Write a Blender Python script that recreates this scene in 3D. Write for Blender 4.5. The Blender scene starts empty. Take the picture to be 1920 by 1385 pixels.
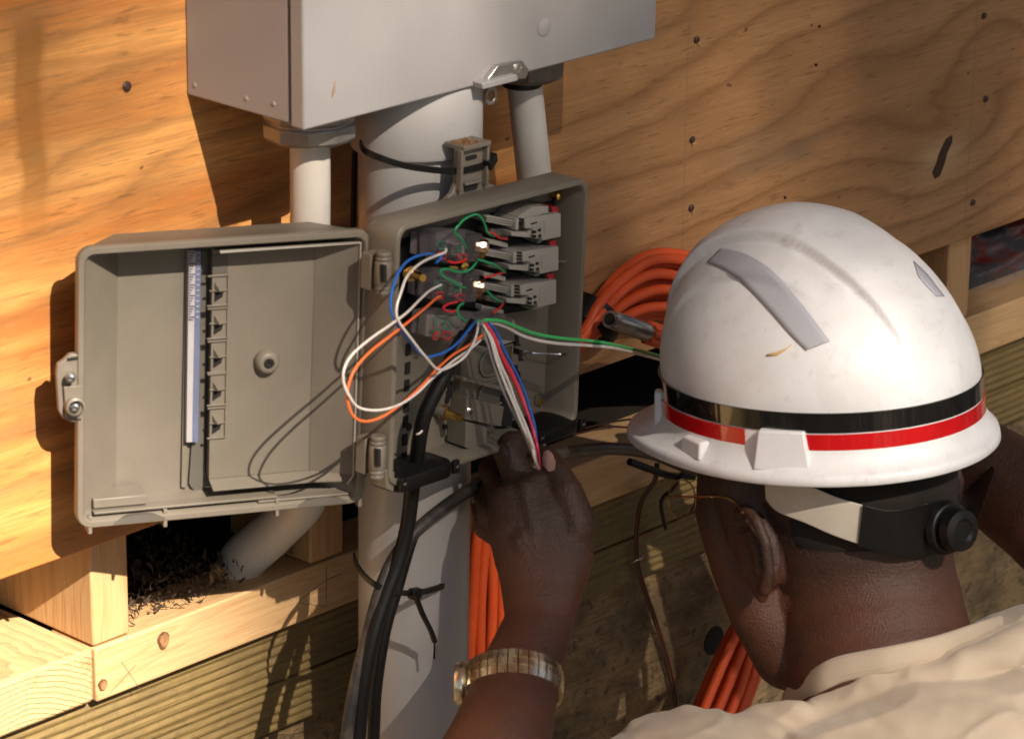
import bpy, bmesh, math, random
from mathutils import Vector, Matrix, noise
from mathutils.bvhtree import BVHTree
random.seed(7)
R = math.radians
scn = bpy.context.scene
col = scn.collection

# ------------------------------------------------------------------ camera
FPX, CX, CY = 6500.0, 960.0, 692.5
_a, _p, _r = R(46.8), R(19.7), R(0.75)
FH = Vector((math.sin(_a), math.cos(_a), 0)); ZUP = Vector((0, 0, 1))
FWD = FH * math.cos(_p) - ZUP * math.sin(_p)
_r0 = Vector((math.cos(_a), -math.sin(_a), 0)); _u0 = _r0.cross(FWD)
CU = _u0 * math.cos(_r) - _r0 * math.sin(_r); CR = FWD.cross(CU)
CAM = Vector((0, 0, 1)) - FWD * 2.6
cd = bpy.data.cameras.new('camera'); cam = bpy.data.objects.new('camera', cd); col.objects.link(cam)
cam.matrix_world = Matrix(((CR.x, CU.x, -FWD.x, CAM.x), (CR.y, CU.y, -FWD.y, CAM.y), (CR.z, CU.z, -FWD.z, CAM.z), (0, 0, 0, 1)))
cd.sensor_width = 36; cd.lens = 36 * FPX / 1920; cd.clip_start = .05; cd.clip_end = 200
cd.dof.use_dof = True; cd.dof.focus_distance = 2.58; cd.dof.aperture_fstop = 14
scn.camera = cam

# ------------------------------------------------------------------ world, sun, exposure
SUND = Vector((.187, .745, -.641)).normalized()          # travel direction of the light
w = bpy.data.worlds.new('World'); scn.world = w; w.use_nodes = True
nt = w.node_tree; nt.nodes.clear()
sky = nt.nodes.new('ShaderNodeTexSky'); sky.sky_type = 'NISHITA'; sky.sun_disc = False
sky.sun_elevation = math.asin(-SUND.z)
sky.sun_rotation = math.atan2(-SUND.x, -SUND.y)
bg = nt.nodes.new('ShaderNodeBackground'); bg.inputs[1].default_value = .05
wo = nt.nodes.new('ShaderNodeOutputWorld')
nt.links.new(sky.outputs[0], bg.inputs[0]); nt.links.new(bg.outputs[0], wo.inputs[0])
sl = bpy.data.lights.new('sun', 'SUN'); sl.energy = 5.0; sl.angle = R(.53); sl.color = (1, .88, .73)
so = bpy.data.objects.new('sun', sl); col.objects.link(so)
so.rotation_euler = SUND.to_track_quat('-Z', 'Y').to_euler(); so.location = (-2, -6, 6)
scn.view_settings.view_transform = 'Standard'; scn.view_settings.look = 'None'
scn.view_settings.exposure = 1.48; scn.view_settings.gamma = 1
scn.cycles.use_denoising = True
scn.cycles.max_bounces = 8

# ------------------------------------------------------------------ photo-ray helpers: a pixel of the photograph -> a point of the place
def ray(px, py): return FWD + CR * ((px - CX) / FPX) - CU * ((py - CY) / FPX)
def D(px, py, d): return CAM + ray(px, py) * d
class Fr:
    def __init__(s, c, yaw=0, pitch=0, roll=0):
        s.c = Vector(c)
        s.m = Matrix.Rotation(R(yaw), 3, 'Z') @ Matrix.Rotation(R(pitch), 3, 'X') @ Matrix.Rotation(R(roll), 3, 'Y')
        s.U = s.m @ Vector((1, 0, 0)); s.V = s.m @ Vector((0, 0, 1)); s.N = s.m @ Vector((0, -1, 0))
    def at(s, u, v, n=0): return s.c + s.U * u + s.V * v + s.N * n
    def px(s, x, y, n=0):
        rr = ray(x, y); p0 = s.c + s.N * n
        return CAM + rr * ((p0 - CAM).dot(s.N) / rr.dot(s.N))
    def uv(s, x, y, n=0):
        q = s.px(x, y, n) - s.c
        return q.dot(s.U), q.dot(s.V)
W = Fr((0, 0, 0))                                        # the plywood face, n = metres in front of it
B = Fr((-.1809, -.15, 1.1117), 2.0, 0, 2.46)             # front rim of the terminal box
DR = Fr((-.3638, -.085, 1.1062), -26.0, 0, 1.96)         # front rim of its open door
def z2(x, y): return 620 + x / 2.309, 300 + y / 2.309
def zA(x, y): return 740 + x / 5.13, 370 + y / 5.13

# ------------------------------------------------------------------ objects
def tag(o, label=None, cat=None, group=None, kind=None):
    if label: o['label'] = label
    if cat: o['category'] = cat
    if group: o['group'] = group
    if kind: o['kind'] = kind
    return o
def thing(name, loc, label, cat, group=None, kind=None):
    o = bpy.data.objects.new(name, None); o.location = loc; o.empty_display_size = .02
    col.objects.link(o); return tag(o, label, cat, group, kind)
def wl(o):
    v = Vector((0, 0, 0))
    while o is not None: v += o.location; o = o.parent
    return v
class MB:
    def __init__(s): s.v = []; s.f = []
    def box(s, fr, u0, u1, v0, v1, n0, n1):
        b = len(s.v)
        for n in (n0, n1):
            for (u, v) in ((u0, v0), (u1, v0), (u1, v1), (u0, v1)): s.v.append(fr.at(u, v, n))
        for q in ((0, 3, 2, 1), (4, 5, 6, 7), (0, 1, 5, 4), (1, 2, 6, 5), (2, 3, 7, 6), (3, 0, 4, 7)): s.f.append(tuple(b + i for i in q))
        return s
    def prism(s, fr, pts, n0, n1):                      # pts (u,v) counter-clockwise seen from the front
        b = len(s.v); k = len(pts)
        for n in (n0, n1):
            for (u, v) in pts: s.v.append(fr.at(u, v, n))
        s.f.append(tuple(b + k + i for i in range(k))); s.f.append(tuple(b + i for i in reversed(range(k))))
        for i in range(k):
            j = (i + 1) % k; s.f.append((b + i, b + j, b + k + j, b + k + i))
        return s
    def loops(s, lps, cap0=True, cap1=True, close=False):  # list of equal-length loops of points
        b = len(s.v); k = len(lps[0])
        for l in lps: s.v += [Vector(p) for p in l]
        for a in range(len(lps) - (0 if close else 1)):
            a2 = (a + 1) % len(lps)
            for i in range(k):
                j = (i + 1) % k; s.f.append((b + a * k + i, b + a * k + j, b + a2 * k + j, b + a2 * k + i))
        if not close:
            if cap0: s.f.append(tuple(b + i for i in reversed(range(k))))
            if cap1: s.f.append(tuple(b + (len(lps) - 1) * k + i for i in range(k)))
        return s
    def tube(s, pts, r, seg=10, smooth=6, flat=None, cap=True):
        pts = [Vector(p) for p in pts]
        if smooth > 1 and len(pts) > 2: pts = spline(pts, smooth)
        rs = r if callable(r) else (lambda t: r)
        t0 = (pts[1] - pts[0]).normalized(); nrm = t0.orthogonal().normalized(); lps = []
        for i, p in enumerate(pts):
            t = (pts[min(i + 1, len(pts) - 1)] - pts[max(i - 1, 0)]).normalized()
            nrm = (nrm - t * nrm.dot(t)).normalized(); bn = t.cross(nrm); rr = rs(i / (len(pts) - 1))
            lps.append([p + (nrm * math.cos(q) + bn * math.sin(q)) * rr for q in (2 * math.pi * k / seg for k in range(seg))])
        return s.loops(lps, cap, cap)
    def cyl(s, p0, p1, r0, r1=None, seg=20):
        return s.tube([p0, p1], (lambda t: r0 + ((r1 if r1 is not None else r0) - r0) * t), seg, 1)
    def lathe(s, c, ax, prof, seg=32):                  # prof: (r, h) along ax
        ax = Vector(ax).normalized(); n = ax.orthogonal().normalized(); b = ax.cross(n)
        lps = [[c + ax * h + (n * math.cos(q) + b * math.sin(q)) * max(r, 1e-5) for q in (2 * math.pi * k / seg for k in range(seg))] for r, h in prof]
        return s.loops(lps, True, True)
    def build(s, name, m, parent=None, bev=0, ang=35, seg=2, flat=False, sub=0):
        me = bpy.data.meshes.new(name); L = wl(parent) if parent else Vector((0, 0, 0))
        me.from_pydata([v - L for v in s.v], [], s.f); me.update()
        bm = bmesh.new(); bm.from_mesh(me); bmesh.ops.recalc_face_normals(bm, faces=bm.faces)
        bm.to_mesh(me); bm.free()
        if not flat:
            me.polygons.foreach_set('use_smooth', [True] * len(me.polygons)); me.set_sharp_from_angle(angle=R(ang))
        o = bpy.data.objects.new(name, me); col.objects.link(o); me.materials.append(m)
        if parent: o.parent = parent
        if bev:
            b = o.modifiers.new('bevel', 'BEVEL'); b.width = bev; b.segments = seg; b.limit_method = 'ANGLE'; b.angle_limit = R(40)
        if sub:
            b = o.modifiers.new('sub', 'SUBSURF'); b.levels = b.render_levels = sub
        return o
def spline(p, k):
    out = []
    for i in range(len(p) - 1):
        a, b, c, d = p[max(i - 1, 0)], p[i], p[i + 1], p[min(i + 2, len(p) - 1)]
        for j in range(k):
            t = j / k
            out.append(.5 * ((2 * b) + (c - a) * t + (2 * a - 5 * b + 4 * c - d) * t * t + (3 * b - a - 3 * c + d) * t ** 3))
    out.append(p[-1]); return out
def rrect(u0, u1, v0, v1, r, k=5):
    o = []
    for (cu, cv, a0) in ((u1 - r, v1 - r, 0), (u0 + r, v1 - r, 90), (u0 + r, v0 + r, 180), (u1 - r, v0 + r, 270)):
        for j in range(k + 1):
            q = R(a0 + 90 * j / k); o.append((cu + r * math.cos(q), cv + r * math.sin(q)))
    return o

# ------------------------------------------------------------------ materials
def mat(name, color=(.5, .5, .5), rough=.5, metal=0, coat=0, spec=.5, trans=0, alpha=1, sss=0):
    m = bpy.data.materials.new(name); m.use_nodes = True; b = m.node_tree.nodes['Principled BSDF']
    b.inputs['Base Color'].default_value = (*color, 1); b.inputs['Roughness'].default_value = rough
    b.inputs['Metallic'].default_value = metal; b.inputs['Coat Weight'].default_value = coat
    b.inputs['Specular IOR Level'].default_value = spec; b.inputs['Transmission Weight'].default_value = trans
    b.inputs['Alpha'].default_value = alpha
    if sss:
        b.inputs['Subsurface Weight'].default_value = sss; b.inputs['Subsurface Radius'].default_value = (.012, .005, .003); b.inputs['Subsurface Scale'].default_value = .5
    return m
class NG:
    def __init__(s, m): s.m = m; s.t = m.node_tree; s.b = s.t.nodes['Principled BSDF']
    def n(s, typ, **kw):
        x = s.t.nodes.new('ShaderNode' + typ)
        for k, v in kw.items():
            if k in x.inputs: s.set(x.inputs[k], v)
            else: setattr(x, k, v)
        return x
    def set(s, inp, v):
        if isinstance(v, bpy.types.NodeSocket): s.t.links.new(v, inp)
        else:
            if isinstance(v, tuple) and len(v) == 3 and inp.type == 'RGBA': v = (*v, 1)
            inp.default_value = v
    def math(s, op, a, b=0.0, c=None):
        x = s.t.nodes.new('ShaderNodeMath'); x.operation = op; s.set(x.inputs[0], a); s.set(x.inputs[1], b)
        if c is not None: s.set(x.inputs[2], c)
        return x.outputs[0]
    def mix(s, f, a, b, blend='MIX'):
        x = s.t.nodes.new('ShaderNodeMix'); x.data_type = 'RGBA'; x.blend_type = blend
        s.set(x.inputs['Factor'], f); s.set(x.inputs[6], a); s.set(x.inputs[7], b); return x.outputs[2]
    def ramp(s, f, stops):
        x = s.t.nodes.new('ShaderNodeValToRGB'); s.set(x.inputs[0], f); e = x.color_ramp.elements
        while len(e) < len(stops): e.new(.5)
        for i, (p, c) in enumerate(stops): e[i].position = p; e[i].color = (*c, 1) if len(c) == 3 else c
        return x.outputs[0]
    def noise(s, vec, scale, detail=3, rough=.5, dist=0):
        x = s.t.nodes.new('ShaderNodeTexNoise'); s.set(x.inputs['Vector'], vec); x.inputs['Scale'].default_value = scale
        x.inputs['Detail'].default_value = detail; x.inputs['Roughness'].default_value = rough; x.inputs['Distortion'].default_value = dist
        return x.outputs[0]
    def pos(s, sc=(1, 1, 1), loc=(0, 0, 0)):
        g = s.t.nodes.new('ShaderNodeTexCoord'); mp = s.t.nodes.new('ShaderNodeMapping')
        s.t.links.new(g.outputs['Object'], mp.inputs[0]); mp.inputs['Scale'].default_value = sc; mp.inputs['Location'].default_value = loc
        return mp.outputs[0]
    def bump(s, h, strength=.3, dist=.001):
        x = s.t.nodes.new('ShaderNodeBump'); s.set(x.inputs['Height'], h); x.inputs['Strength'].default_value = strength; x.inputs['Distance'].default_value = dist
        s.t.links.new(x.outputs[0], s.b.inputs['Normal'])
def gauss2(g, X, Z, x0, z0, sx, sz):
    dx = g.math('DIVIDE', g.math('SUBTRACT', X, x0), sx); dz = g.math('DIVIDE', g.math('SUBTRACT', Z, z0), sz)
    q = g.math('ADD', g.math('MULTIPLY', dx, dx), g.math('MULTIPLY', dz, dz))
    return g.math('EXPONENT', g.math('MULTIPLY', q, -1.0))

def wood_ply():
    m = mat('plywood', rough=.62); g = NG(m)
    P = g.pos(); sp = g.n('SeparateXYZ', Vector=P); X, Z = sp.outputs[0], sp.outputs[2]
    w1 = g.noise(g.pos((1.15, 1, 5.0)), 1.0, 2, .5, .2)
    w2 = g.noise(g.pos((9, 1, 45)), 1.0, 3, .6)
    k1 = gauss2(g, X, Z, .529, 1.060, .10, .055); k2 = gauss2(g, X, Z, .60, 1.16, .07, .05); k3 = gauss2(g, X, Z, .25, 1.30, .1, .03)
    v = g.math('MULTIPLY', Z, 29.0)
    v = g.math('ADD', v, g.math('MULTIPLY', X, -2.2))
    v = g.math('ADD', v, g.math('MULTIPLY', w1, 6.5))
    v = g.math('ADD', v, g.math('MULTIPLY', w2, .55))
    v = g.math('ADD', v, g.math('MULTIPLY', k1, 1.3)); v = g.math('ADD', v, g.math('MULTIPLY', k2, -1.3)); v = g.math('ADD', v, g.math('MULTIPLY', k3, .8))
    fr = g.math('FRACT', v)
    band = g.ramp(fr, [(0, (0,) * 3), (.50, (.14,) * 3), (.70, (.60,) * 3), (.80, (1.,) * 3), (.88, (.40,) * 3), (1, (0,) * 3)])
    wide = g.noise(g.pos((1.3, 1, 16)), 1.0, 4, .55, .4)
    fine = g.noise(g.pos((22, 1, 520)), 1.0, 4, .65)
    ray_ = g.noise(g.pos((60, 1, 900)), 1.0, 2, .7)
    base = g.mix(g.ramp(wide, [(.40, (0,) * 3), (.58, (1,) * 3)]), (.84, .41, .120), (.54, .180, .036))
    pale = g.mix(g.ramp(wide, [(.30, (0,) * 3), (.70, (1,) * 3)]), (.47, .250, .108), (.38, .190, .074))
    side = g.ramp(X, [(0, (0,) * 3), (.06, (1,) * 3)])  # left part coloured brighter and more orange, standing in for stronger sun
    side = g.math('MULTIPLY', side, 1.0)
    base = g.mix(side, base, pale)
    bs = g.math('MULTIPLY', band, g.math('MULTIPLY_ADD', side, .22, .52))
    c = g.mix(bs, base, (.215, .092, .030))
    c = g.mix(g.ramp(fine, [(.36, (.40,) * 3), (.58, (0,) * 3)]), c, (.25, .12, .045))
    med = g.noise(g.pos((4, 1, 120)), 1.0, 4, .65)
    c = g.mix(g.ramp(med, [(.40, (.28,) * 3), (.55, (0,) * 3)]), c, (.30, .14, .05))
    c = g.mix(g.ramp(ray_, [(.60, (0,) * 3), (.75, (.25,) * 3)]), c, (.78, .55, .30))
    fib = g.noise(g.pos((34, 1, 300), (5, 0, 9)), 1.0, 2, .5)
    c = g.mix(g.ramp(fib, [(.60, (0,) * 3), (.68, (.45,) * 3)]), c, (.15, .065, .022))
    # dark old water stain running down the left
    sx = g.math('ABSOLUTE', g.math('SUBTRACT', g.math('MULTIPLY_ADD', g.noise(g.pos((14, 1, 26)), 1, 3, .6), .020, X), -.4385))
    st = g.math('MULTIPLY', g.ramp(sx, [(.008, (1,) * 3), (.0135, (0,) * 3)]), g.ramp(Z, [(1.232 - 1, (0,) * 3), (1.27 - 1, (1,) * 3)]))
    zz = g.math('SUBTRACT', Z, 1.0)
    st = g.math('MULTIPLY', g.ramp(sx, [(.008, (1,) * 3), (.0135, (0,) * 3)]), g.ramp(zz, [(.195, (0,) * 3), (.25, (1,) * 3), (.338, (1,) * 3), (.350, (0,) * 3)]))
    c = g.mix(g.math('MULTIPLY', st, .75), c, (.30, .12, .022))
    # grey weathering spots, knot heart
    gy = g.noise(g.pos((5, 1, 22), (3, 0, 1)), 1, 3, .5)
    c = g.mix(g.ramp(gy, [(.60, (0,) * 3), (.72, (.45,) * 3)]), c, (.20, .14, .085))
    kd = gauss2(g, X, Z, .529, 1.058, .030, .017)
    c = g.mix(g.math('MULTIPLY', kd, .55), c, (.60, .42, .24))
    spn = g.noise(g.pos((60, 1, 90), (7, 0, 2)), 1, 1, .5)
    c = g.mix(g.ramp(spn, [(.745, (0,) * 3), (.77, (.8,) * 3)]), c, (.10, .04, .018))
    # pencil lines over the studs
    for lx in (.1927, .569):
        ln = g.math('LESS_THAN', g.math('ABSOLUTE', g.math('SUBTRACT', X, lx)), .00055)
        c = g.mix(g.math('MULTIPLY', ln, .5), c, (.16, .13, .11))
    g.set(g.b.inputs['Base Color'], c)
    h = g.math('ADD', g.math('MULTIPLY', fine, .7), g.math('MULTIPLY', band, -.5))
    g.bump(h, .45, .0006); return m
def lumber(name, light, dark, axis=0, scale=1, rough=.65, bump=.4, rings=True, dirt=0, dirtc=(.05, .035, .02)):
    m = mat(name, rough=rough); g = NG(m)
    st = [26 * scale] * 3; st[axis] = 2.2 * scale
    w1 = g.noise(g.pos(tuple(st)), 1, 3, .5, .4)
    sf = [620.] * 3; sf[axis] = 26.
    fine = g.noise(g.pos(tuple(sf)), 1, 3, .6)
    fr = g.math('FRACT', g.math('MULTIPLY', w1, 9.0))
    band = g.ramp(fr, [(0, (0,) * 3), (.6, (.35,) * 3), (.88, (1,) * 3), (1, (0,) * 3)])
    c = g.mix(g.math('MULTIPLY', band, .55 if rings else .2), light, dark)
    c = g.mix(g.ramp(fine, [(.35, (.4,) * 3), (.6, (0,) * 3)]), c, dark)
    if dirt:
        dn = g.noise(g.pos((1, 1, 1)), 24, 5, .65); dn2 = g.noise(g.pos((1, 1, 1)), 130, 3, .6)
        c = g.mix(g.math('MULTIPLY', g.ramp(dn, [(.42, (0,) * 3), (.66, (1,) * 3)]), dirt), c, dirtc)
        c = g.mix(g.math('MULTIPLY', g.ramp(dn2, [(.58, (0,) * 3), (.68, (1,) * 3)]), dirt), c, dirtc)
        h = g.math('ADD', g.math('MULTIPLY', dn2, 2.5), g.math('ADD', g.math('MULTIPLY', band, -.8), fine))
    else: h = g.math('ADD', g.math('MULTIPLY', band, -.4), fine)
    g.set(g.b.inputs['Base Color'], c); g.bump(h, bump, .0007); return m
def ring_block():
    m = mat('pine_block', rough=.7); g = NG(m); sp = g.n('SeparateXYZ', Vector=g.pos())
    dx = g.math('SUBTRACT', sp.outputs[0], -.47); dz = g.math('SUBTRACT', sp.outputs[2], .78)
    r_ = g.math('SQRT', g.math('ADD', g.math('MULTIPLY', dx, dx), g.math('MULTIPLY', dz, dz)))
    v = g.math('ADD', g.math('MULTIPLY', r_, 260.0), g.math('MULTIPLY', g.noise(g.pos(), 30, 3, .6), 1.6))
    band = g.ramp(g.math('FRACT', v), [(0, (0,) * 3), (.55, (.3,) * 3), (.85, (1,) * 3), (1, (0,) * 3)])
    c = g.mix(g.math('MULTIPLY', band, .6), (.64, .44, .22), (.42, .23, .09)); n2 = g.noise(g.pos((500, 60, 500)), 1, 3, .6)
    c = g.mix(g.ramp(n2, [(.38, (.5,) * 3), (.6, (0,) * 3)]), c, (.42, .25, .11))
    d = g.noise(g.pos(), 35, 4, .7); c = g.mix(g.ramp(d, [(.62, (0,) * 3), (.72, (.6,) * 3)]), c, (.26, .12, .04))
    g.set(g.b.inputs['Base Color'], c); g.bump(g.math('ADD', n2, g.math('MULTIPLY', band, -.8)), .7, .001); return m
def plain(name, color, rough=.5, metal=0, coat=0, var=.12, scale=60, bump=.05, spec=.5, dirt=0, dirtc=(.2, .16, .12), sss=0, rvar=.1, dist=.0005):
    m = mat(name, color, rough, metal, coat, spec, sss=sss); g = NG(m)
    n1 = g.noise(g.pos(), scale, 4, .6); n2 = g.noise(g.pos(), scale * 7, 3, .6)
    c = g.mix(g.ramp(n1, [(.3, (1,) * 3), (.7, (0,) * 3)]), color, tuple(x * (1 - var) for x in color))
    if dirt:
        d = g.noise(g.pos(), scale * .5, 6, .7, .5)
        c = g.mix(g.math('MULTIPLY', g.ramp(d, [(.45, (0,) * 3), (.68, (1,) * 3)]), dirt), c, dirtc)
    g.set(g.b.inputs['Base Color'], c)
    g.set(g.b.inputs['Roughness'], g.math('MULTIPLY_ADD', n1, rvar, rough - rvar * .5))
    if bump: g.bump(n2, bump, dist)
    return m
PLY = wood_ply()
PINE = lumber('pine_lumber', (.62, .40, .20), (.46, .25, .10))
PINEV = lumber('pine_stud', (.60, .36, .17), (.44, .22, .085), axis=2)
PINEY = ring_block()
TREAT = lumber('treated_lumber', (.215, .148, .050), (.10, .062, .021), rings=False, bump=.6, dirt=.3)
OLD = lumber('weathered_timber', (.29, .195, .095), (.13, .082, .038), scale=2.2, rough=.85, bump=1.0, dirt=.75)
SHADEW = plain('cavity_shade', (.035, .025, .018), .9, var=.5, scale=20, bump=.4)  # near-black lining colour, paints the hollow wall cavity as deep shade
GREYM = plain('painted_steel', (.33, .315, .32), .40, var=.05, scale=15, bump=.05, coat=.1, dirt=.10, dirtc=(.2, .18, .16))
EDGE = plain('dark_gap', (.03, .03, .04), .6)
ZINC = plain('zinc_hub', (.36, .33, .31), .42, metal=.75, var=.35, scale=40, bump=.2)
STEEL = plain('latch_steel', (.50, .47, .44), .3, metal=.85, var=.2, scale=60, bump=.1)
PVC = plain('grey_pvc', (.40, .385, .385), .36, var=.04, scale=14, bump=.03, dirt=.14, dirtc=(.26, .21, .17), coat=.1)
PVCW = plain('white_pvc', (.56, .53, .49), .45, var=.05, scale=18, bump=.05, dirt=.35, dirtc=(.42, .33, .25))
NID = plain('grey_plastic', (.150, .130, .103), .46, var=.06, scale=30, bump=.06, coat=.0, dirt=.06, dirtc=(.4, .35, .3))
NIDD = plain('grey_plastic_dark', (.10, .09, .078), .4, var=.1, scale=40)
NIDL = plain('light_grey_plastic', (.33, .305, .27), .35, var=.05, scale=60, dirt=.1)
BLACK = plain('black_rubber', (.005, .0045, .0045), .45, var=.3, scale=90, bump=.12, coat=0, spec=.3)
BLACKD = plain('dusty_black_rubber', (.022, .02, .019), .45, var=.3, scale=90, bump=.25, dirt=.5, dirtc=(.13, .1, .08))
ORANGE = plain('orange_jacket', (.66, .080, .014), .50, var=.15, scale=40, bump=.08, dirt=.15, dirtc=(.35, .07, .03))
BRASS = plain('brass', (.72, .47, .13), .22, metal=1, var=.2, scale=200)
COPPER = plain('copper_lug', (.85, .62, .45), .2, metal=1, var=.1)
SCREW = plain('screw_steel', (.6, .6, .62), .25, metal=1)
RUST = plain('rusty_screw', (.13, .075, .065), .5, metal=.6, var=.5, scale=300)
HOLE = plain('hole_dark', (.008, .007, .006), .9)
WB = plain('wire_blue', (.012, .12, .50), .35); WW = plain('wire_white', (.68, .62, .58), .35); WO = plain('wire_orange', (.85, .16, .035), .35)
WG = plain('wire_green', (.015, .30, .11), .35); WR = plain('wire_red', (.60, .02, .02), .35); WP = plain('wire_pink', (.70, .03, .12), .35)
WY = plain('wire_grey', (.30, .27, .27), .35); WBR = plain('wire_brown', (.10, .035, .02), .35)
LETG = plain('print_green', (.02, .16, .09), .5); LETR = plain('print_red', (.45, .03, .04), .5)
REDL = plain('red_plastic', (.35, .012, .02), .25, coat=.4)
PAPER = plain('label_paper', (.36, .34, .355), .6); LBLUE = plain('label_blue', (.11, .13, .22), .5); INK = plain('label_ink', (.06, .06, .09), .6)
GOLD = plain('gold_link', (.95, .84, .62), .28, metal=1, var=.2, scale=220, bump=.1)
TAPE = plain('reflective_tape', (.40, .40, .45), .5, var=.06, scale=50, spec=.8)
STRB = plain('black_stripe', (.010, .009, .008), .10, coat=.8); STRR = plain('red_stripe', (.55, .008, .010), .12, coat=.8)
HAIR = plain('short_dark_hair', (.020, .011, .007), .8, var=.6, scale=900, bump=.9, dist=.001)
LINER = plain('strap_plastic', (.50, .45, .38), .4)
NAIL = plain('fingernail', (.42, .24, .21), .28, coat=.3)
LEAF = plain('leaf', (.05, .10, .025), .5); BARK = plain('bark', (.10, .07, .05), .9, var=.5, scale=12, bump=.6)
def clear_mat():
    m = mat('clear_plastic', (.40, .37, .38), .10, spec=1.0); g = NG(m)
    tr = g.t.nodes.new('ShaderNodeBsdfTransparent'); tr.inputs[0].default_value = (.88, .86, .88, 1)
    mx = g.t.nodes.new('ShaderNodeMixShader'); lw = g.t.nodes.new('ShaderNodeLayerWeight'); lw.inputs[0].default_value = .45; g.set(mx.inputs[0], g.math('MULTIPLY_ADD', lw.outputs['Fresnel'], .38, .02))
    out = g.t.nodes['Material Output']
    g.t.links.new(tr.outputs[0], mx.inputs[1]); g.t.links.new(g.b.outputs[0], mx.inputs[2]); g.t.links.new(mx.outputs[0], out.inputs[0]); return m
CLEAR = clear_mat()
def hat_mat():
    m = mat('scuffed_white_plastic', (.74, .72, .72), .45, coat=.06); g = NG(m)
    a = g.noise(g.pos(), 16, 5, .62, .6); b = g.noise(g.pos(), 70, 4, .7); s = g.noise(g.pos((30, 300, 90)), 1, 3, .6)
    c = g.mix(g.ramp(a, [(.42, (0,) * 3), (.68, (.55,) * 3)]), (.72, .715, .735), (.57, .555, .55))
    c = g.mix(g.ramp(b, [(.56, (0,) * 3), (.76, (.40,) * 3)]), c, (.42, .38, .37))
    c = g.mix(g.ramp(s, [(.66, (0,) * 3), (.74, (.25,) * 3)]), c, (.38, .35, .33))
    g.set(g.b.inputs['Base Color'], c); g.set(g.b.inputs['Roughness'], g.math('MULTIPLY_ADD', a, .30, .32)); g.bump(b, .08, .0006); return m
HAT = hat_mat()
def skin_mat():
    m = mat('dark_skin', (.095, .04, .025), .58, sss=.10); g = NG(m)
    a = g.noise(g.pos(), 22, 4, .6); b = g.noise(g.pos(), 420, 3, .7); v = g.n('TexVoronoi', Vector=g.pos(), Scale=700.0)
    c = g.mix(g.ramp(a, [(.3, (0,) * 3), (.7, (1,) * 3)]), (.064, .0205, .0105), (.104, .036, .0175))
    g.set(g.b.inputs['Base Color'], c); cr = g.noise(g.pos((60, 60, 340)), 1, 4, .65, .5); g.bump(g.math('ADD', b, g.math('ADD', g.math('MULTIPLY', v.outputs[0], .9), g.math('MULTIPLY', cr, 1.6))), .55, .0008); return m
SKIN = skin_mat()
def shirt_mat():
    m = mat('cream_cotton', (.60, .49, .33), .85, spec=.2); g = NG(m)
    a = g.noise(g.pos(), 12, 4, .6); b = g.noise(g.pos(), 1300, 2, .6)
    c = g.mix(a, (.54, .445, .34), (.46, .365, .265)); c = g.mix(g.ramp(g.noise(g.pos(), 60, 4, .7), [(.60, (0,) * 3), (.80, (.16,) * 3)]), c, (.42, .31, .19))
    g.set(g.b.inputs['Base Color'], c); g.b.inputs['Sheen Weight'].default_value = .2; g.bump(b, .35, .0005); return m
SHIRT = shirt_mat()

# ================================================================== SETTING
GND = MB(); GND.box(W, -30, 30, 0, 30, 0, .01)
gm = plain('bare_soil', (.10, .075, .05), .95, var=.5, scale=3, bump=.6)
me = MB(); me.v = [Vector(p) for p in ((-60, -60, 0), (60, -60, 0), (60, 60, 0), (-60, 60, 0))]; me.f = [(0, 1, 2, 3)]
tag(me.build('ground', gm), 'bare soil ground below the wall', kind='structure')

# ---- house wall: plywood, lumber
wall = thing('house_wall', (0, 0, 1.0), 'unfinished timber frame house wall sheathed with knotty plywood over treated boards', 'wall', kind='structure')
wall.location = (0, 0, 0)
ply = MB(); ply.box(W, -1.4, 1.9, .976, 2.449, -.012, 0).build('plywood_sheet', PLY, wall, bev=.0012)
# ground-line boards
SZ0, SZ1 = .8545, .8945
MB().box(W, -.3995, 1.9, SZ0, SZ1, -.060, -.012).build('sill_plate', PINE, wall, bev=.0015)
MB().box(W, -.62, -.4008, SZ0 + .001, SZ1 + .001, -.40, -.0125).build('sill_block', PINEY, wall, bev=.003)
MB().box(W, -1.4, -.6215, SZ0, SZ1, -.16, -.012).build('sill_plate', PINE, wall, bev=.0015)
for x0, x1 in ((-.400, -.3675), (-.196, -.163), (.567, .600), (1.0, 1.033)):
    MB().box(W, x0, x1, SZ1 + .0015, .9745, -.100 if x0 > -.39 else -.125, -.0135).build('stud', PINEV, wall, bev=.0015)
def ribbed(z0, z1, y, n, nm, m):
    mb = MB(); pts = [(y + .03, z0), (y, z0)]
    k = n * 8
    for i in range(k + 1):
        t = i / k; z = z0 + .0015 + (z1 - z0 - .003) * t
        pts.append((y - .0016 * (.5 + .5 * math.cos(t * n * 2 * math.pi)) ** .7 + .0008, z))
    pts += [(y, z1), (y + .03, z1)]
    mb.loops([[Vector((x, p[0], p[1])) for p in pts] for x in (-1.4, -.7, -.35, 0, .35, .7, 1.9)])
    return mb.build(nm, m, wall, ang=60)
ribbed(.8082, .8535, .024, 6, 'grooved_board', TREAT)
ribbed(.7705, .8072, .022, 5, 'grooved_board', TREAT)
MB().box(W, -1.4, 1.9, .50, .7693, -.09, -.034).build('weathered_beam', OLD, wall, bev=.003)
MB().box(W, -1.4, 1.9, 0, .4985, -.09, -.036).build('weathered_beam', OLD, wall, bev=.003)
MB().box(W, -1.4, 1.9, .5, 2.3, -.50, -.45).build('cavity_back', SHADEW, wall)
MB().box(W, -1.4, 1.9, .985, 1.0, -.449, -.0125).build('cavity_top', SHADEW, wall)
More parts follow.
